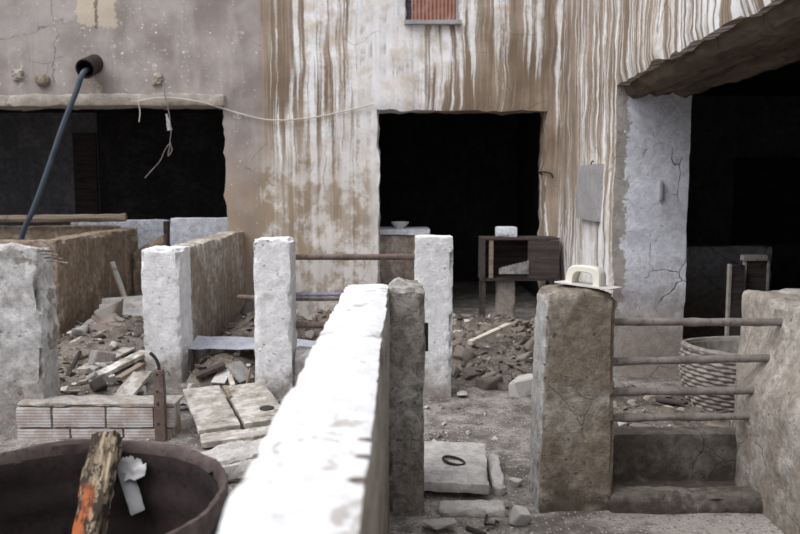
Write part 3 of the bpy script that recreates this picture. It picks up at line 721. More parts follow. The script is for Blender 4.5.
# plank leaning in the drum
A = Vector((P(84, 620, 2.0).x, 2.02, .045)); B = P(108, 431, 2.615)
A = Vector((P(92, 534, 2.35).x-.04, 2.12, .05))
L = (B-A).length
def sh(q):
    if q.z > L-.05: q.z += .02*fn((q.x, q.y, 0), 14, 3)
    return q
me = block_mesh('leaning_plank', .108, .055, L, step=.012, r=.006, amp=.008, freq=9, chip=.02, seed=44, shape=sh)
z = (B-A).normalized(); x = Vector((.93, -.36, 0)); x = (x-z*x.dot(z)).normalized(); y = z.cross(x)
tag(link('leaning_plank', me, M['plank_orange'], A, Matrix((x, y, z)).transposed().to_euler()), 'rotten plank with flaking orange paint leaning in the rusty drum', 'plank')
# grey strip with a torn scrap
A2 = P(139, 514, 2.54); B2 = P(124, 466, 2.615)
st = board('plastic_strip', M['plastic_grey'], A2, B2, .055, .014, up=(0.25, -1, .3), amp=.002, step=.015)
tag(st, 'grey plastic strip lying against the inside of the rusty drum', 'strip')
def sheet_mesh(name, w, l, thick, hf, step=.02, outline=None):
    X = lin(-w/2, w/2, step); Y = lin(-l/2, l/2, step); vs = []; fs = []; nx, ny = len(X), len(Y)
    for j in range(ny):
        for i in range(nx): vs.append((X[i], Y[j], hf(X[i], Y[j])))
    n0 = len(vs); vs += [(v[0], v[1], v[2]-thick) for v in vs]
    keep = lambda i, j: outline is None or outline((X[i]+X[i+1])/2, (Y[j]+Y[j+1])/2)
    K = {(i, j) for i in range(nx-1) for j in range(ny-1) if keep(i, j)}
    for (i, j) in K:
        q = (j*nx+i, j*nx+i+1, (j+1)*nx+i+1, (j+1)*nx+i); fs.append(q); fs.append(tuple(v+n0 for v in q[::-1]))
        for (di, dj, e) in ((0, -1, (q[0], q[1])), (1, 0, (q[1], q[2])), (0, 1, (q[2], q[3])), (-1, 0, (q[3], q[0]))):
            if (i+di, j+dj) not in K: fs.append((e[1], e[0], e[0]+n0, e[1]+n0))
    used = sorted({v for f in fs for v in f}); mp_ = {v: k for k, v in enumerate(used)}
    return mesh(name, [vs[v] for v in used], [tuple(mp_[v] for v in f) for f in fs])
me = sheet_mesh('torn_film', .12, .10, .003, lambda x, y: .018*fn((x, y, 0), 14, 4, 3), .006, lambda x, y: (x/.06)**2+(y/.05)**2 < .55+1.1*fn((x, y, 0), 20, 2, 3))
tag(link('torn_film', me, M['paper'], P(132, 467, 2.58), (R(62), R(10), R(-20))), 'torn milky plastic film caught above the grey strip in the drum', 'scrap')
# ------------------------------------------------------------------ FLOAT ON THE PILLAR
ft = P(587, 291, 3.90)
fl = empty('plaster_float', (ft.x, 3.88, RPZ+.016), (R(-2), R(3), R(-38))); tag(fl, 'cream plastic plaster float resting on the brown concrete pillar', 'float')
link('float_plate', block_mesh('float_plate', .30, .16, .008, step=.012, r=.003, amp=.0008, seed=3), M['cream_plate'], (0, 0, 0), parent=fl)
prof_o = []; prof_i = []
for i in range(17):
    t = math.pi*i/16; c_, s_ = math.cos(t), math.sin(t)
    sq = lambda v, e: math.copysign(abs(v)**e, v)
    prof_o.append((.085*sq(c_, .55), .078*s_**.55)); prof_i.append((.050*sq(c_, .55), .050*s_**.6))
vs = []; fs = []
for yy in (-.032, -.026, .026, .032):
    k = 0 if abs(yy) < .03 else .004
    for (o_, i_) in zip(prof_o, prof_i):
        vs.append((o_[0]*(1-k*10), yy, max(0, o_[1]-k))); vs.append((i_[0]*(1+k*8), yy, max(0, i_[1]+k*(1 if i_[1] > .002 else 0))))
W_ = 34
for r_ in range(3):
    for i in range(16):
        o0 = r_*W_+2*i; fs.append((o0, o0+2, o0+2+W_, o0+W_)); fs.append((o0+1+W_, o0+3+W_, o0+3, o0+1))
for i in range(16):
    a = 2*i; fs.append((a, a+1, a+3, a+2)); a += 3*W_; fs.append((a, a+2, a+3, a+1))
for r_ in range(3):
    for e in (0, 32):
        a = r_*W_+e; fs.append((a, a+1, a+1+W_, a+W_) if e else (a, a+W_, a+W_+1, a+1))
hm = mesh('float_handle', vs, fs)
bm = bmesh.new(); bm.from_mesh(hm); bmesh.ops.recalc_face_normals(bm, faces=bm.faces); bm.to_mesh(hm); bm.free()
link('float_handle', hm, M['cream_plastic'], (-.015, 0, .007), parent=fl).scale = (1.1, 1.3, 1.2)
# ------------------------------------------------------------------ PIPE, HOSE, WIRES ON THE FACADE
pp = P(90, 66, YB-.14)
mo = P(85, 69, YB-.30); ro = P(96, 63, YB+.05)
pi = empty('drain_pipe', ro); tag(pi, 'dark pipe stub jutting from the facade above the left lintel', 'pipe')
d = (mo-ro)
ring = []
me = bpy.data.meshes.new('pipe_shell')
vs = []; fs = []; sg = 24; dn = d.normalized(); up_ = dn.orthogonal().normalized(); bb = dn.cross(up_)
for (r, t) in ((.105, 0), (.107, .5), (.112, .97), (.108, 1.0), (.094, 1.0), (.09, .97), (.088, .4), (.002, .4)):
    for s in range(sg):
        a = 2*math.pi*s/sg; vs.append(d*t+(up_*math.cos(a)+bb*math.sin(a))*r)
for i in range(7):
    for s in range(sg):
        a = i*sg+s; b = i*sg+(s+1) % sg; fs.append((a, b, b+sg, a+sg))
link('pipe_shell', mesh('pipe_shell', vs, fs), M['rust_dark'], (0, 0, 0), parent=pi)
hs = [ro+d*.5+Vector((0, 0, -.04)), mo+Vector((-.01, -.03, -.045)), P(76, 92, 8.93), P(62, 128, 8.88), P(47, 172, 8.83), P(33, 210, 8.8), P(22, 236, 8.8), Vector((P(10, 260, 8.8).x, 8.8, .45)), Vector((P(0, 280, 8.8).x, 8.7, .05))]
tag(tube('rubber_hose', M['hose'], hs, .030, 12, smooth_pts=8), 'slate blue rubber hose hanging from the pipe stub into the clay pen', 'hose')
kn = P(42, 81, YB-.03)  # round knob on the wall face, modelled as plaster
me = block_mesh('plaster_knob', .16, .12, .15, step=.02, r=.06, amp=.02, freq=8, seed=4)
tag(link('plaster_knob', me, M['tan'], (kn.x, YB-.02, kn.z-.07)), 'round plaster knob above the left lintel, left of the hose', 'stub')
for (px, py, lab) in ((158, 78, 'rough plaster lump on the facade above the hanging rag'), (18, 74, 'small plaster lump at the far left of the facade')):
    k = P(px, py, YB)
    me = block_mesh('plaster_lump', .12, .07, .13, step=.016, r=.03, amp=.04, freq=8, seed=px)
    tag(link('plaster_lump', me, M['tan_light'], (k.x, YB-.01, k.z-.08)), lab, 'lump')
k = P(100, 90, YB)
tag(link('plaster_lump', block_mesh('plaster_lump', .07, .06, .22, step=.02, r=.028, amp=.02, freq=8, seed=5), M['tan_light'], (k.x, YB-.02, k.z-.12)), 'pale plaster drip under the pipe stub', 'lump')
wp = [P(138, 101, YB-.12), P(165, 97.5, YB-.13), P(195, 101, YB-.12), P(215, 106, YB-.05), P(238, 113, YB-.03), P(270, 120, YB-.03), P(310, 118, YB-.03), P(350, 110, YB-.03), P(374, 104, YB-.03)]
tag(tube('facade_cable', M['cable'], wp, .008, 6, smooth_pts=5), 'pale thin cable sagging across the facade from lintel to middle doorway', 'cable')
tag(tube('hanging_cable', M['cable'], [P(138, 101, YB-.125), P(140, 112, YB-.13), P(139, 122, YB-.13)], .006, 6, smooth_pts=4), 'short pale cable end dangling below the left lintel', 'cable')
rg = sheet_mesh('rag', .075, .19, .004, lambda x, y: .012*math.sin(x*60)+.006*fn((x, y, 0), 14, 4, 3), .008, lambda x, y: abs(x) < .022+.012*(-y/.09)+.006*fn((y, 0, 0), 30, 1, 2))
tag(link('rag', rg, M['paper'], P(168, 122, YB-.14), (R(90), R(-10), 0)), 'white rag strip hanging on a wire under the left lintel', 'rag')
tag(tube('hanging_wire', M['rail'], [P(163, 82, YB-.06), P(165, 95, YB-.14), P(169, 113, YB-.15), P(171, 131, YB-.15), P(170, 142, YB-.15), P(172, 150, YB-.15), P(168, 156, YB-.15), P(170, 144, YB-.16), P(165, 150, YB-.16), P(160, 161, YB-.16), P(152, 170, YB-.16), P(145, 178, YB-.16)], .006, 6, smooth_pts=5),
    'tangled dark wire hanging below the rag in the left opening', 'wire')
# grey metal panel on the right wall
py_ = 7.15
def onr(px, py):
    d = ray(px, py); t = 1.515/(d.x-.0393*d.y); return Vector((d.x*t, d.y*t, CAMZ+d.z*t))
a = onr(584.5, 166); b = onr(602, 222)
pn = empty('meter_panel', (a.x-.052, (a.y+b.y)/2, b.z)); tag(pn, 'narrow grey metal panel hung on the streaked right wall', 'panel')
w_ = abs(a.y-b.y); h_ = a.z-b.z
link('panel_plate', block_mesh('panel_plate', .05, w_, h_, step=.05, r=.008, amp=.003, seed=4), M['panel'], (0, 0, 0), parent=pn)
tube('hook', M['iron_black'], [Vector((a.x+.02, (a.y+b.y)/2, a.z+.02)), Vector((a.x-.03, (a.y+b.y)/2, a.z+.035)), Vector((a.x-.05, (a.y+b.y)/2, a.z-.03))], .008, 6, parent=pn)
# hook on the jamb
h = P(661, 190, JY-.03)
tag(link('jamb_bracket', block_mesh('jamb_bracket', .03, .05, .17, step=.02, r=.008, amp=.004, seed=4), M['paper'], (h.x, JY-.02, h.z-.09)), 'small pale bracket fixed high on the bluish door jamb', 'bracket')
tag(tube('latch_hook', M['iron_black'], [P(545, 176, YB+.1), P(539, 172, YB+.02), P(550, 173, YB-.03), P(553, 178, YB-.03)], .01, 6, smooth_pts=4), 'black iron latch hook on the right edge of the middle doorway', 'hook')
# ------------------------------------------------------------------ HUTCH IN THE MIDDLE DOORWAY
YH = 8.75
hx0, hx1 = P(482, 240, YH).x, P(560, 240, YH).x; hz1 = P(520, 238, YH).z; hz0 = P(520, 281, YH).z
hu = empty('wooden_hutch', ((hx0+hx1)/2, YH, 0)); tag(hu, 'dark wooden hutch on legs before the middle doorway corner', 'hutch')
def hb_(n, m, *a): return block(n, m, *a, hu, step=.05, r=.005, amp=.003, freq=6)
hd = .42
hb_('top_board', M['wood_dark'], hx0, hx1, YH, YH+hd, hz1-.025, hz1)
hb_('bottom_board', M['wood_dark'], hx0, hx1, YH, YH+hd, hz0, hz0+.03)
hb_('back_board', M['wood_dark'], hx0+.02, hx1-.02, YH+hd-.02, YH+hd, hz0+.03, hz1-.025)
hb_('front_panel', M['wood_dark'], P(528, 240, YH).x, hx1, YH, YH+.02, hz0+.03, hz1-.025)
hb_('side_board', M['wood_dark'], hx0, hx0+.02, YH+.02, YH+hd-.02, hz0+.03, hz1-.025)
hb_('stile', M['wood_brown'], hx0+.08, hx0+.13, YH-.01, YH+.02, hz0+.03, hz1-.025)
hb_('stile', M['wood_dark'], hx0, hx0+.04, YH-.01, YH+.02, hz0+.03, hz1-.025)
for lx in (hx0+.03, hx1-.06):
    for ly in (YH+.03, YH+hd-.05): hb_('leg', M['wood_dark'], lx-.02, lx+.02, ly-.02, ly+.02, -.02, hz0+.0)
hw, hl = .30, .22
cm = sheet_mesh('cloth_scrap', .34, .2, .004, lambda x, y: .02*fn((x, y, 0), 8, 3, 3), .01, lambda x, y: y < .02+.25*x and y > -.09)
cs = link('cloth_scrap', cm, M['cloth'], P(514, 266, YH-.02), (R(84), 0, 0)); cs.parent = hu; cs.location = Vector(cs.location)-hu.location
tag(block('white_block', M['white_blue'], P(497, 230, YH+.1).x, P(517, 230, YH+.1).x, YH+.08, YH+.3, hz1, P(505, 227, YH+.1).z, step=.03, r=.01, amp=.005, chip=.01), 'small white block standing on the dark hutch', 'block')
tag(block('support_block', M['white_blue'], P(497, 300, YH+.12).x, P(515, 300, YH+.12).x, YH+.12, YH+.32, .0, hz0-.004, step=.04, r=.02, amp=.012, chip=.02), 'pale masonry support standing under the dark hutch', 'block')
# ------------------------------------------------------------------ INSIDE THE STABLE
pen('stable_low_wall', M['white_blue'], 'dim whitewashed low wall inside the dark stable on the right', 'wall', P(686, 250, 8.2).x, P(745, 250, 8.2).x+.3, 8.2, 8.4, -.05, P(710, 246, 8.2).z, step=.06, r=.02, amp=.012, chip=.02)
YS = 6.3
fr = empty('timber_frame', (P(750, 300, YS).x, YS, 0)); tag(fr, 'dark timber frame of two boards with pale edges inside the stable', 'frame')  # unidentified dark boards, built as a plain timber frame
def fb(n, m, x0, x1, y0, z1, dy=0, th_=.05): return block(n, m, P(x0, 300, YS).x, P(x1, 300, YS).x, YS+dy, YS+dy+th_, 0, z1, fr, step=.06, r=.006, amp=.004)
fb('side_board', M['wood_dark'], 730, 744, 0, P(735, 265, YS).z)
fb('pale_edge', M['wood_grey'], 727.5, 730.5, 0, P(735, 264, YS).z, -.01)
fb('side_board', M['wood_dark'], 750, 771, 0, P(735, 262, YS).z, .1)
fb('pale_edge', M['wood_grey'], 748, 750.5, 0, P(735, 260, YS).z, .09)
block('top_rail', M['wood_grey'], P(748, 260, YS).x, P(773, 260, YS).x, YS+.08, YS+.16, P(760, 262, YS).z, P(760, 256, YS).z, fr, step=.05, r=.008, amp=.004)
fb('pale_edge', M['wood_grey'], 771, 773.5, 0, P(735, 262, YS).z, .09)
# woven basket
bc = Vector((P(718, 410, 5.5).x+.10, 5.5, heap(1.9, 5.5)*.5+.0))
bz1 = P(705, 350, 5.4).z; BH = bz1-bc.z; BR = .36
bk = empty('woven_basket', bc); tag(bk, 'grey woven esparto basket in the pen behind the four rails', 'basket')
vs = []; fs = []; sg = 120; rows = 56
for j in range(rows+1):
    t = j/rows
    for s in range(sg):
        a = 2*math.pi*s/sg
        r0 = BR*(.82+.18*math.sin(t*math.pi*.75))
        row = int(t*14); wv = math.sin(a*20+(row % 2)*math.pi)*.008+abs(math.sin(t*14*math.pi))*.013
        vs.append(((r0+wv)*math.cos(a), (r0+wv)*math.sin(a), t*BH+.012*math.sin(a*2+1)*t))
for j in range(rows):
    for s in range(sg):
        a = j*sg+s; b = j*sg+(s+1) % sg; fs.append((a, b, b+sg, a+sg))
n0 = len(vs)
for j in range(2):
    for s in range(sg):
        a = 2*math.pi*s/sg; r0 = BR*(.82+.18*math.sin(.75*math.pi))-.03 if j == 0 else BR*.78
        vs.append((r0*math.cos(a), r0*math.sin(a), BH-.005+.012*math.sin(a*2+1) if j == 0 else .04))
for s in range(sg):
    s2 = (s+1) % sg
    fs.append((rows*sg+s, rows*sg+s2, n0+s2, n0+s)); fs.append((n0+s, n0+s2, n0+sg+s2, n0+sg+s))
fs.append(tuple(n0+sg+s for s in range(sg)))
link('basket_body', mesh('basket_body', vs, fs), M['wicker'], (0, 0, 0), parent=bk)
rim = [Vector(((BR*.955+.0)*math.cos(2*math.pi*s/40), (BR*.955)*math.sin(2*math.pi*s/40), BH+.012*math.sin(4*math.pi*s/40+1))) for s in range(41)]
link('basket_rim', tube_mesh('basket_rim', rim, .022, 8, .006), M['wicker'], (0, 0, 0), parent=bk)
# ------------------------------------------------------------------ HEAPS
SH = [shard_mesh('shard', 300+i, (.14, .2, .5)[i % 3], 9) for i in range(9)]
def heap_obj(name, idxs, label, x0, x1, y0, y1, nsh=500, mat=M['debris']):
    st = .045; X = lin(x0, x1, st); Y = lin(y0, y1, st); vs = []; fs = []; nx = len(X)
    for y in Y:
        for x in X:
            h = 0
            for k in idxs:
                cx, cy, rx, ry, hh = HEAPS[k]; d = ((x-cx)/rx)**2+((y-cy)/ry)**2
                if d < 1: h = max(h, hh*(1-d)**1.3)
            n = .035*fn((x, y, 0), 4.5, 3, 5)+.02*abs(fn((x, y, 0), 13, 5, 3))
            vs.append((x, y, (h+n*min(1, h/.05)) if h > .004 else -.06))
    H = len(Y)
    for j in range(H-1):
        for i in range(nx-1):
            q = (j*nx+i, j*nx+i+1, (j+1)*nx+i+1, (j+1)*nx+i)
            if max(vs[v][2] for v in q) > -.05: fs.append(q)
    used = sorted({v for f in fs for v in f}); mp_ = {v: k for k, v in enumerate(used)}
    V = [vs[v] for v in used]; F = [tuple(mp_[v] for v in f) for f in fs]; nb = len(F)
    tops = [v for v in V if v[2] > .03]; rnd = random.Random(len(V))
    for _ in range(nsh):
        b = tops[rnd.randrange(len(tops))]; pm = SH[rnd.randrange(len(SH))]; s_ = rnd.uniform(.018, .065)
        m = Matrix.Translation(Vector(b)+Vector((rnd.uniform(-.03, .03), rnd.uniform(-.03, .03), s_*.12))) @ Euler((rnd.uniform(-.5, .5), rnd.uniform(-.5, .5), rnd.uniform(0, 6.28))).to_matrix().to_4x4() @ Matrix.Diagonal((s_, s_*rnd.uniform(.5, 1), s_, 1))
        k0 = len(V); V += [tuple(m @ v.co) for v in pm.vertices]; F += [tuple(k0+i for i in p.vertices) for p in pm.polygons]
    me = mesh(name, V, F); me.materials.append(mat); me.materials.append(M['shards'])
    for p in me.polygons[nb:]: p.material_index = 1
    o = link(name, me, mat, (0, 0, 0))
    return tag(o, label, 'rubble', None, 'stuff')
heap_obj('rubble_heap', (0, 1), 'brown rubble heap spilling from the middle doorway', -.15, 1.71, 5.9, 9.2)
heap_obj('rubble_heap', (2, 3), 'rubble covering the floor between clay pen and white partition', -3.38, -2.08, 5.33, 9.8, 650)
heap_obj('rubble_heap', (4, 5, 6), 'rubble heap between the white partition and the left rail post', -1.74, .0, 6.0, 9.22)
heap_obj('rubble_heap', (7,), 'thin litter of rubble inside the right pen behind the trough', 1.05, 2.45, 4.45, 6.2, 160)
# ------------------------------------------------------------------ FRAGMENTS
proto = {}
for i in range(7):
    proto['rock', i] = shard_mesh('rock', 100+i, .55, 16)
    proto['flat', i] = shard_mesh('tile', 200+i, .16, 12)
cache = {}
def frag(name, kind, matk, x, y, z, s, label, cat, group, tilt=.5):
    i = random.randrange(7); key = (kind, i, matk)
    if key not in cache:
        me = proto[kind, i].copy(); me.materials.append(M[matk]); cache[key] = me
    o = bpy.data.objects.new(name, cache[key]); COL.objects.link(o)
    o.location = (x, y, z); o.rotation_euler = (random.uniform(-tilt, tilt), random.uniform(-tilt, tilt), random.uniform(0, 6.28)); o.scale = (s, s*random.uniform(.7, 1.1), s*random.uniform(.8, 1.2))
    return tag(o, label, cat, group)
def scatter(n, region, heapidx, sizes, label, group, mats, name='rubble_piece', tilt=.5, flatp=.6, zoff=.0, avoid=None):
    c = 0; tries = 0
    while c < n and tries < 5000:
        tries += 1
        x = random.uniform(region[0], region[1]); y = random.uniform(region[2], region[3])
        if avoid and avoid(x, y): continue
        h = 0
        for k in heapidx:
            cx, cy, rx, ry, hh = HEAPS[k]; d = ((x-cx)/rx)**2+((y-cy)/ry)**2
            if d < 1: h = max(h, hh*(1-d)**1.3)
        s = random.uniform(*sizes)*random.choice((.6, .8, 1, 1.15))
        k = 'flat' if random.random() < flatp else 'rock'
        frag(name, k, random.choice(mats), x, y, h+gz(x, y)+s*(.12 if k == 'flat' else .32)+zoff, s, label, 'rubble', group, tilt if k == 'flat' else 1.0); c += 1
mm = ['stone']*6+['stone_red']*4+['stone_white']
nodoor = lambda x, y: (x < .42 and y < 6.2) or (y > 8.6 and x > .85)
scatter(135, (.0, 1.68, 6.0, 8.9), (0, 1), (.05, .15), 'broken brick or tile piece in the heap of the middle doorway', 'rubble of the middle doorway', mm, tilt=.6, flatp=.8, avoid=nodoor)
ndl = lambda x, y: x > -1.84 - .03 and y < 9.3 or (x < -2.05 and y < 5.3) or (y < 5.1)
scatter(80, (-3.3, -1.9, 5.35, 9.2), (2, 3), (.045, .17), 'broken tile or plaster piece on the floor left of the white partition', 'rubble left of the white partition', ['stone', 'stone', 'stone', 'stone_white', 'fibro', 'stone_red', 'stone_dark'], tilt=.4, flatp=.8,
        avoid=lambda x, y: x > -2.18 and y > 6.15)
scatter(66, (-1.68, -.1, 6.15, 9.1), (4, 5, 6), (.05, .16), 'broken tile or plaster piece behind the left rail post', 'rubble behind the left rail post', ['stone', 'stone', 'stone', 'stone_red', 'stone_red', 'stone_white', 'stone_dark', 'stone_dark'], tilt=.5, flatp=.75,
        avoid=lambda x, y: (-1.15 < x < .5 and y < 6.2))
scatter(20, (1.15, 1.75, 4.5, 6.0), (7,), (.03, .10), 'rubble piece on the pen floor behind the trough', 'rubble behind the trough', ['stone', 'stone_white', 'stone_dark', 'fibro'], tilt=.4)
scatter(80, (.14, .62, 3.25, 5.7), (), (.008, .028), 'small pale crumb on the ground between the two concrete pillars', 'crumbs between the concrete pillars', ['stone', 'stone_white', 'stone_white', 'stone'], 'plaster_crumb', .4,
        avoid=lambda x, y: 3.8 < y < 4.6 and x < .55)
scatter(30, (-1.75, -.4, 4.6, 5.7), (), (.012, .04), 'small crumb on the ground around the wooden hatch', 'crumbs around the wooden hatch', ['stone', 'stone_white', 'stone'], 'plaster_crumb', .4,
        avoid=lambda x, y: -1.6 < x < -.6 and 4.5 < y)
# single noticeable stones
def rock(px, py, s, mat, label, z=0, kind='rock', tilt=.3):
    p = gp(px, py, z); return frag('stone', kind, mat, p.x, p.y, z+s*.45, s, label, 'stone', None, tilt)
rock(524, 396, .16, 'stone_white', 'large pale stone leaning at the rear left of the brown pillar', 0)
rock(516, 486, .045, 'stone_white', 'fist sized pale stone near the foot of the brown pillar')
rock(462, 398, .075, 'stone_white', 'bluish white flake at the foot of the right white post', 0, 'flat')
rock(192, 390, .05, 'stone_white', 'white pebble on the rear left corner of the wooden hatch', .06)
rock(141, 397, .085, 'stone_white', 'white plaster chunk behind the low brick wall near the steel upright', .02)
rock(437, 531, .10, 'slab', 'pale flat stone at the foot of the grey pillar', 0, 'flat', .1)
rock(447, 513, .06, 'stone_white', 'narrow pale flake in front of the ringed cement lid', 0, 'flat', .2)
rock(476, 511, .04, 'stone_white', 'small pale flake beside the bent black wire', 0, 'flat', .2)
rock(520, 523, .07, 'stone_white', 'pale crumbly lump at the bottom left of the brown pillar', 0)
rock(249, 357, .07, 'stone_red', 'buff stone beside the left rail post under the zinc sheet', .12)
# ------------------------------------------------------------------ BOARDS AND SHEETS
def bpx(name, mat, a, b, w, t, label, cat, roll=0.0, **k):
    return tag(board(name, mat, gp(*a), gp(*b), w, t, roll=roll, **k), label, cat)
bpx('plank', M['wood_white'], (82, 386, .10), (146, 354, .16), .11, .035, 'white flaking plank lying across the rubble beside the white partition', 'plank', split=.03)
bpx('plank', M['wood_grey'], (84, 372, .12), (128, 349, .16), .16, .02, 'grey flat plank behind the white flaking plank', 'plank', split=.04)
bpx('plank', M['wood_brown'], (118, 381, .13), (143, 366, .16), .06, .03, 'short brown plank poking out below the white flaking plank', 'plank')
bpx('plank', M['wood_dusty'], (122, 400, .06), (144, 374, .16), .15, .03, 'wide dusty board propped against the foot of the white partition', 'plank', split=.03)
bpx('plank', M['wood_grey'], (64, 352, .14), (92, 336, .2), .16, .02, 'broken grey board by the clay pen wall', 'plank', split=.05)
bpx('plank', M['wood_dusty'], (58, 366, .12), (72, 345, .16), .12, .02, 'pale broken board close to the crumbling white wall end', 'plank', split=.05)
tag(tube('iron_stick', M['iron_black'], [gp(64, 388, .08), gp(70, 372, .13), gp(80, 352, .2)], [.03, .024, .02], 8, .006), 'dark blunt stick lying near the crumbling white wall end', 'stick')
bpx('plank', M['wood_pale'], (60, 399, .05), (66, 388, .09), .05, .03, 'small pale wood chip behind the low brick wall', 'plank')
# leaning lath
lb = Vector((-3.13, 8.85, .27)); lt = Vector((TX+.03, 9.0, P(111, 262, 9.0).z))
lt.x = P(111, 262, 9.0).x
lb = P(127, 306, 8.9)
tag(board('lath', M['wood_grey'], lb, lt, .07, .025, up=(1, -.6, 0)), 'thin grey lath leaning on the side of the clay pen', 'lath')
# corrugated fibre cement
def corr(x, y): return .024*math.sin(y*2*math.pi/.16)
me = sheet_mesh('corrugated_sheet', .62, .78, .008, corr, .02)
c = P(128, 312, 7.9)
tag(link('corrugated_sheet', me, M['fibro'], c+Vector((0, 0, .0)), (R(15), R(-3), R(10))), 'corrugated grey fibre cement sheet on rubble behind the white partition end', 'sheet')
me = sheet_mesh('broken_sheet', .3, .22, .01, lambda x, y: .02*math.sin(x*30), .015, lambda x, y: abs(x)/.15+abs(y)/.11 < 1.3)
tag(link('broken_sheet', me, M['stone_red'], P(108, 319, 7.5), (R(14), R(6), R(15))), 'broken brown sheet piece at the corner of the corrugated sheet', 'sheet')
# zinc sheet
me = sheet_mesh('zinc_sheet', 1.25, .30, .004, lambda x, y: .02*math.sin(x*3.2+1)+.03*(max(0, -x-.45))**1*2+.012*fn((x, y, 0), 5, 2, 3), .03)
a = P(192, 344, 6.65); b = P(322, 346, 6.45)
tag(link('zinc_sheet', me, M['sheet'], (a+b)/2, (R(9), R(1.5), math.atan2(b.y-a.y, b.x-a.x))), 'bluish zinc sheet laid over the rubble behind the left rail post', 'sheet')
bpx('plank', M['wood_dark'], (196, 378, .08), (226, 366, .16), .14, .03, 'dark charred board under the zinc sheet', 'plank')
bpx('plank', M['fibro'], (232, 364, .2), (247, 381, .08), .17, .02, 'grey flat tile board sloping beside the left rail post', 'tile')
bpx('plank', M['stone_white'], (218, 384, .05), (226, 370, .13), .12, .015, 'white broken tile behind the wooden hatch', 'tile')
bpx('plank', M['wood_pale'], (233, 388, .05), (228, 372, .1), .04, .03, 'small pale batten beside the white broken tile', 'batten')
bpx('plank', M['wood_brown'], (247, 390, .03), (252, 368, .2), .03, .02, 'thin brown splinter leaning at the left rail post', 'splinter')
tag(link('blue_scrap', sheet_mesh('blue_scrap', .16, .1, .003, lambda x, y: .03*fn((x, y, 0), 14, 3, 3), .01), M['blue_scrap'], gp(178, 404, .05), (0, 0, .4)), 'crumpled blue grey plastic scrap beside the foot of the white partition', 'scrap')
tag(link('dark_rag', sheet_mesh('dark_rag', .34, .2, .01, lambda x, y: .04*fn((x, y, 0), 8, 3, 4), .015), M['rag_dark'], gp(281, 405, .045), (0, 0, .25)), 'dark crumpled rag at the foot of the left rail post', 'rag')
# wooden hatch
ht = empty('wooden_hatch', (-1.175, 5.33, .045), (R(1.5), R(-2), R(21))); tag(ht, 'dusty wooden hatch of boards lying on the ground beside the long wall', 'hatch')
def lb_(n, m, cx, cy, w, l, t, z=0, rz=0):
    me = block_mesh(n, w, l, t, step=.03, r=.005, amp=.004, freq=6, chip=.006, seed=int(cx*100+cy*10+50))
    return link(n, me, m, (cx, cy, z), (0, 0, rz), ht)
lb_('board', M['wood_dusty'], -.155, .02, .27, .98, .035, .02)
lb_('board', M['wood_dusty'], .155, .0, .30, .92, .035, .018)
lb_('cross_board', M['wood_dusty'], .03, -.60, .64, .17, .04, .0, R(-3))
lb_('batten', M['wood_brown'], .01, .28, .035, .3, .02, .05)
lathe('knob', M['iron_black'], [(.001, 0), (.05, 0), (.05, .008), (.03, .015), (.001, .016)], (.2, -.22, .052), 20, ht)
bpx('plank', M['wood_white'], (213, 460, .06), (282, 444, .06), .10, .03, 'white painted board in front of the wooden hatch', 'plank', split=.03)
cq = gp(243, 472, 0)
ck = link('slab_chunk', block_mesh('slab_chunk', .46, .30, .15, step=.02, r=.03, amp=.03, freq=6, chip=.05, seed=9), M['slab'], (cq.x, cq.y, -.01), (0, R(-4), R(22)))
tag(ck, 'broken speckled cement chunk between the drum and the long wall', 'chunk')
# cement lid with ring
ld = empty('cement_lid', (.20, 4.17, .05), (R(2), R(1.5), R(-4))); tag(ld, 'square pale cement lid with an iron ring, right of the grey pillar', 'lid')
link('lid_slab', block_mesh('lid_slab', .56, .60, .055, step=.025, r=.008, amp=.008, freq=6, chip=.012, seed=3), M['slab'], (0, 0, 0), parent=ld)
rim = [Vector((.045*math.cos(2*math.pi*s/24), .06*math.sin(2*math.pi*s/24), .063+.008*math.sin(2*math.pi*s/24))) for s in range(25)]
link('lid_ring', tube_mesh('lid_ring', rim, .008, 8), M['iron_black'], (.095, -.02, 0), (0, 0, R(70)), ld)
def cf(px, py): return gp(px, py, .0)
tag(link('lid_frame', block_mesh('lid_frame', .26, .07, .09, step=.02, r=.015, amp=.012, freq=6, chip=.02, seed=6), M['slab'], (.32, 4.53, -.01), (0, 0, R(-4))), 'chipped cement kerb behind the ringed lid', 'kerb')
tag(link('lid_frame', block_mesh('lid_frame', .50, .07, .07, step=.02, r=.015, amp=.012, freq=6, chip=.02, seed=7), M['slab'], (.53, 4.17, -.015), (0, 0, R(87))), 'chipped cement kerb along the right side of the ringed lid', 'kerb')
tag(link('lid_frame', block_mesh('lid_frame', .34, .14, .06, step=.02, r=.025, amp=.02, freq=6, chip=.03, seed=8), M['slab'], (.36, 3.72, -.015), (0, 0, R(3))), 'broken cement kerb in front of the ringed lid', 'kerb')
# bent wire and rod
tag(tube('bent_wire', M['iron_black'], [gp(509, 508, .012), gp(488, 508, .012), gp(487, 512, .012), gp(485, 524, .012), gp(495, 525, .012), gp(496, 521, .02), gp(499, 523, .012)], .0065, 6), 'bent black wire on the ground before the ringed lid', 'wire')
tag(tube('iron_rod', M['iron_black'], [gp(467, 528, .014), gp(485, 535, .014)], .013, 8), 'short black iron rod at the bottom edge beside the grey pillar', 'rod')
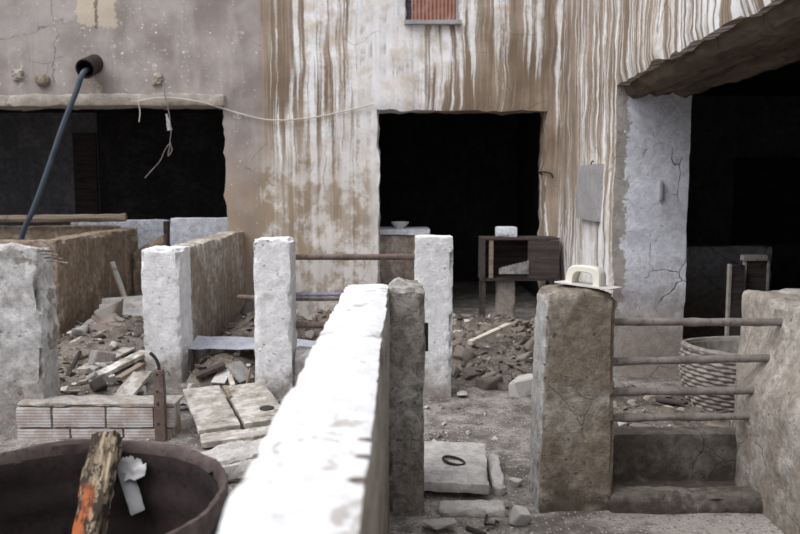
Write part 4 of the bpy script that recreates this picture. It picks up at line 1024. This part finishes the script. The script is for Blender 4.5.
# nails on the long wall
for px, py, lab in ((347, 442, 'rusty nail highest up the long wall edge'), (346, 459, 'rusty middle nail of three on the long wall edge'), (336, 482, 'rusty nail nearest the camera on the long wall edge')):
    q = gp(px, py, HW-.004)
    q.x = -.075
    tag(tube('nail', M['rail_brown'], [q+Vector((-.03, .01, -.008)), q+Vector((.0, .0, .004)), q+Vector((.02, -.004, .006))], .0042, 6), lab, 'nail')
# plank in the middle rubble
bpx('plank', M['wood_pale'], (470, 345, .24), (509, 327, .29), .055, .04, 'pale wooden batten lying on the rubble of the middle doorway', 'plank')
# debris strips inside the right pen
bpx('plank', M['wood_pale'], (648, 406, .05), (690, 414, .04), .04, .03, 'pale splintered batten on the pen floor behind the rails', 'batten')
bpx('plank', M['wood_dark'], (655, 400, .09), (686, 405, .1), .06, .02, 'dark broken slat on the pen floor beside the basket', 'slat')
bpx('plank', M['wood_brown'], (697, 424, .04), (735, 432, .06), .06, .02, 'brown slat on the pen floor near the right wall', 'slat')
# ------------------------------------------------------------------ LIGHT
w = bpy.data.worlds.new('overcast'); S.world = w; w.use_nodes = True
t = w.node_tree; t.nodes.clear()
tc = t.nodes.new('ShaderNodeTexCoord'); sp = t.nodes.new('ShaderNodeSeparateXYZ'); t.links.new(tc.outputs['Generated'], sp.inputs[0])
mr = t.nodes.new('ShaderNodeMapRange'); t.links.new(sp.outputs[2], mr.inputs[0]); mr.inputs[1].default_value = -.05; mr.inputs[2].default_value = 1; mr.inputs[3].default_value = .28; mr.inputs[4].default_value = 1.15
bg = t.nodes.new('ShaderNodeBackground'); bg.inputs[0].default_value = (.93, .95, 1.0, 1); t.links.new(mr.outputs[0], bg.inputs[1])
ow = t.nodes.new('ShaderNodeOutputWorld'); t.links.new(bg.outputs[0], ow.inputs[0])
sl = bpy.data.lights.new('sun', 'SUN'); sl.energy = 1.5; sl.angle = R(50); sl.color = (1, .97, .95)
so = bpy.data.objects.new('sun', sl); COL.objects.link(so)
so.rotation_euler = Vector((.62, .42, -1.0)).to_track_quat('-Z', 'Y').to_euler()
vs_ = S.view_settings; vs_.view_transform = 'Standard'; vs_.look = 'None'; vs_.exposure = .62; vs_.gamma = 1; vs_.use_curve_mapping = False
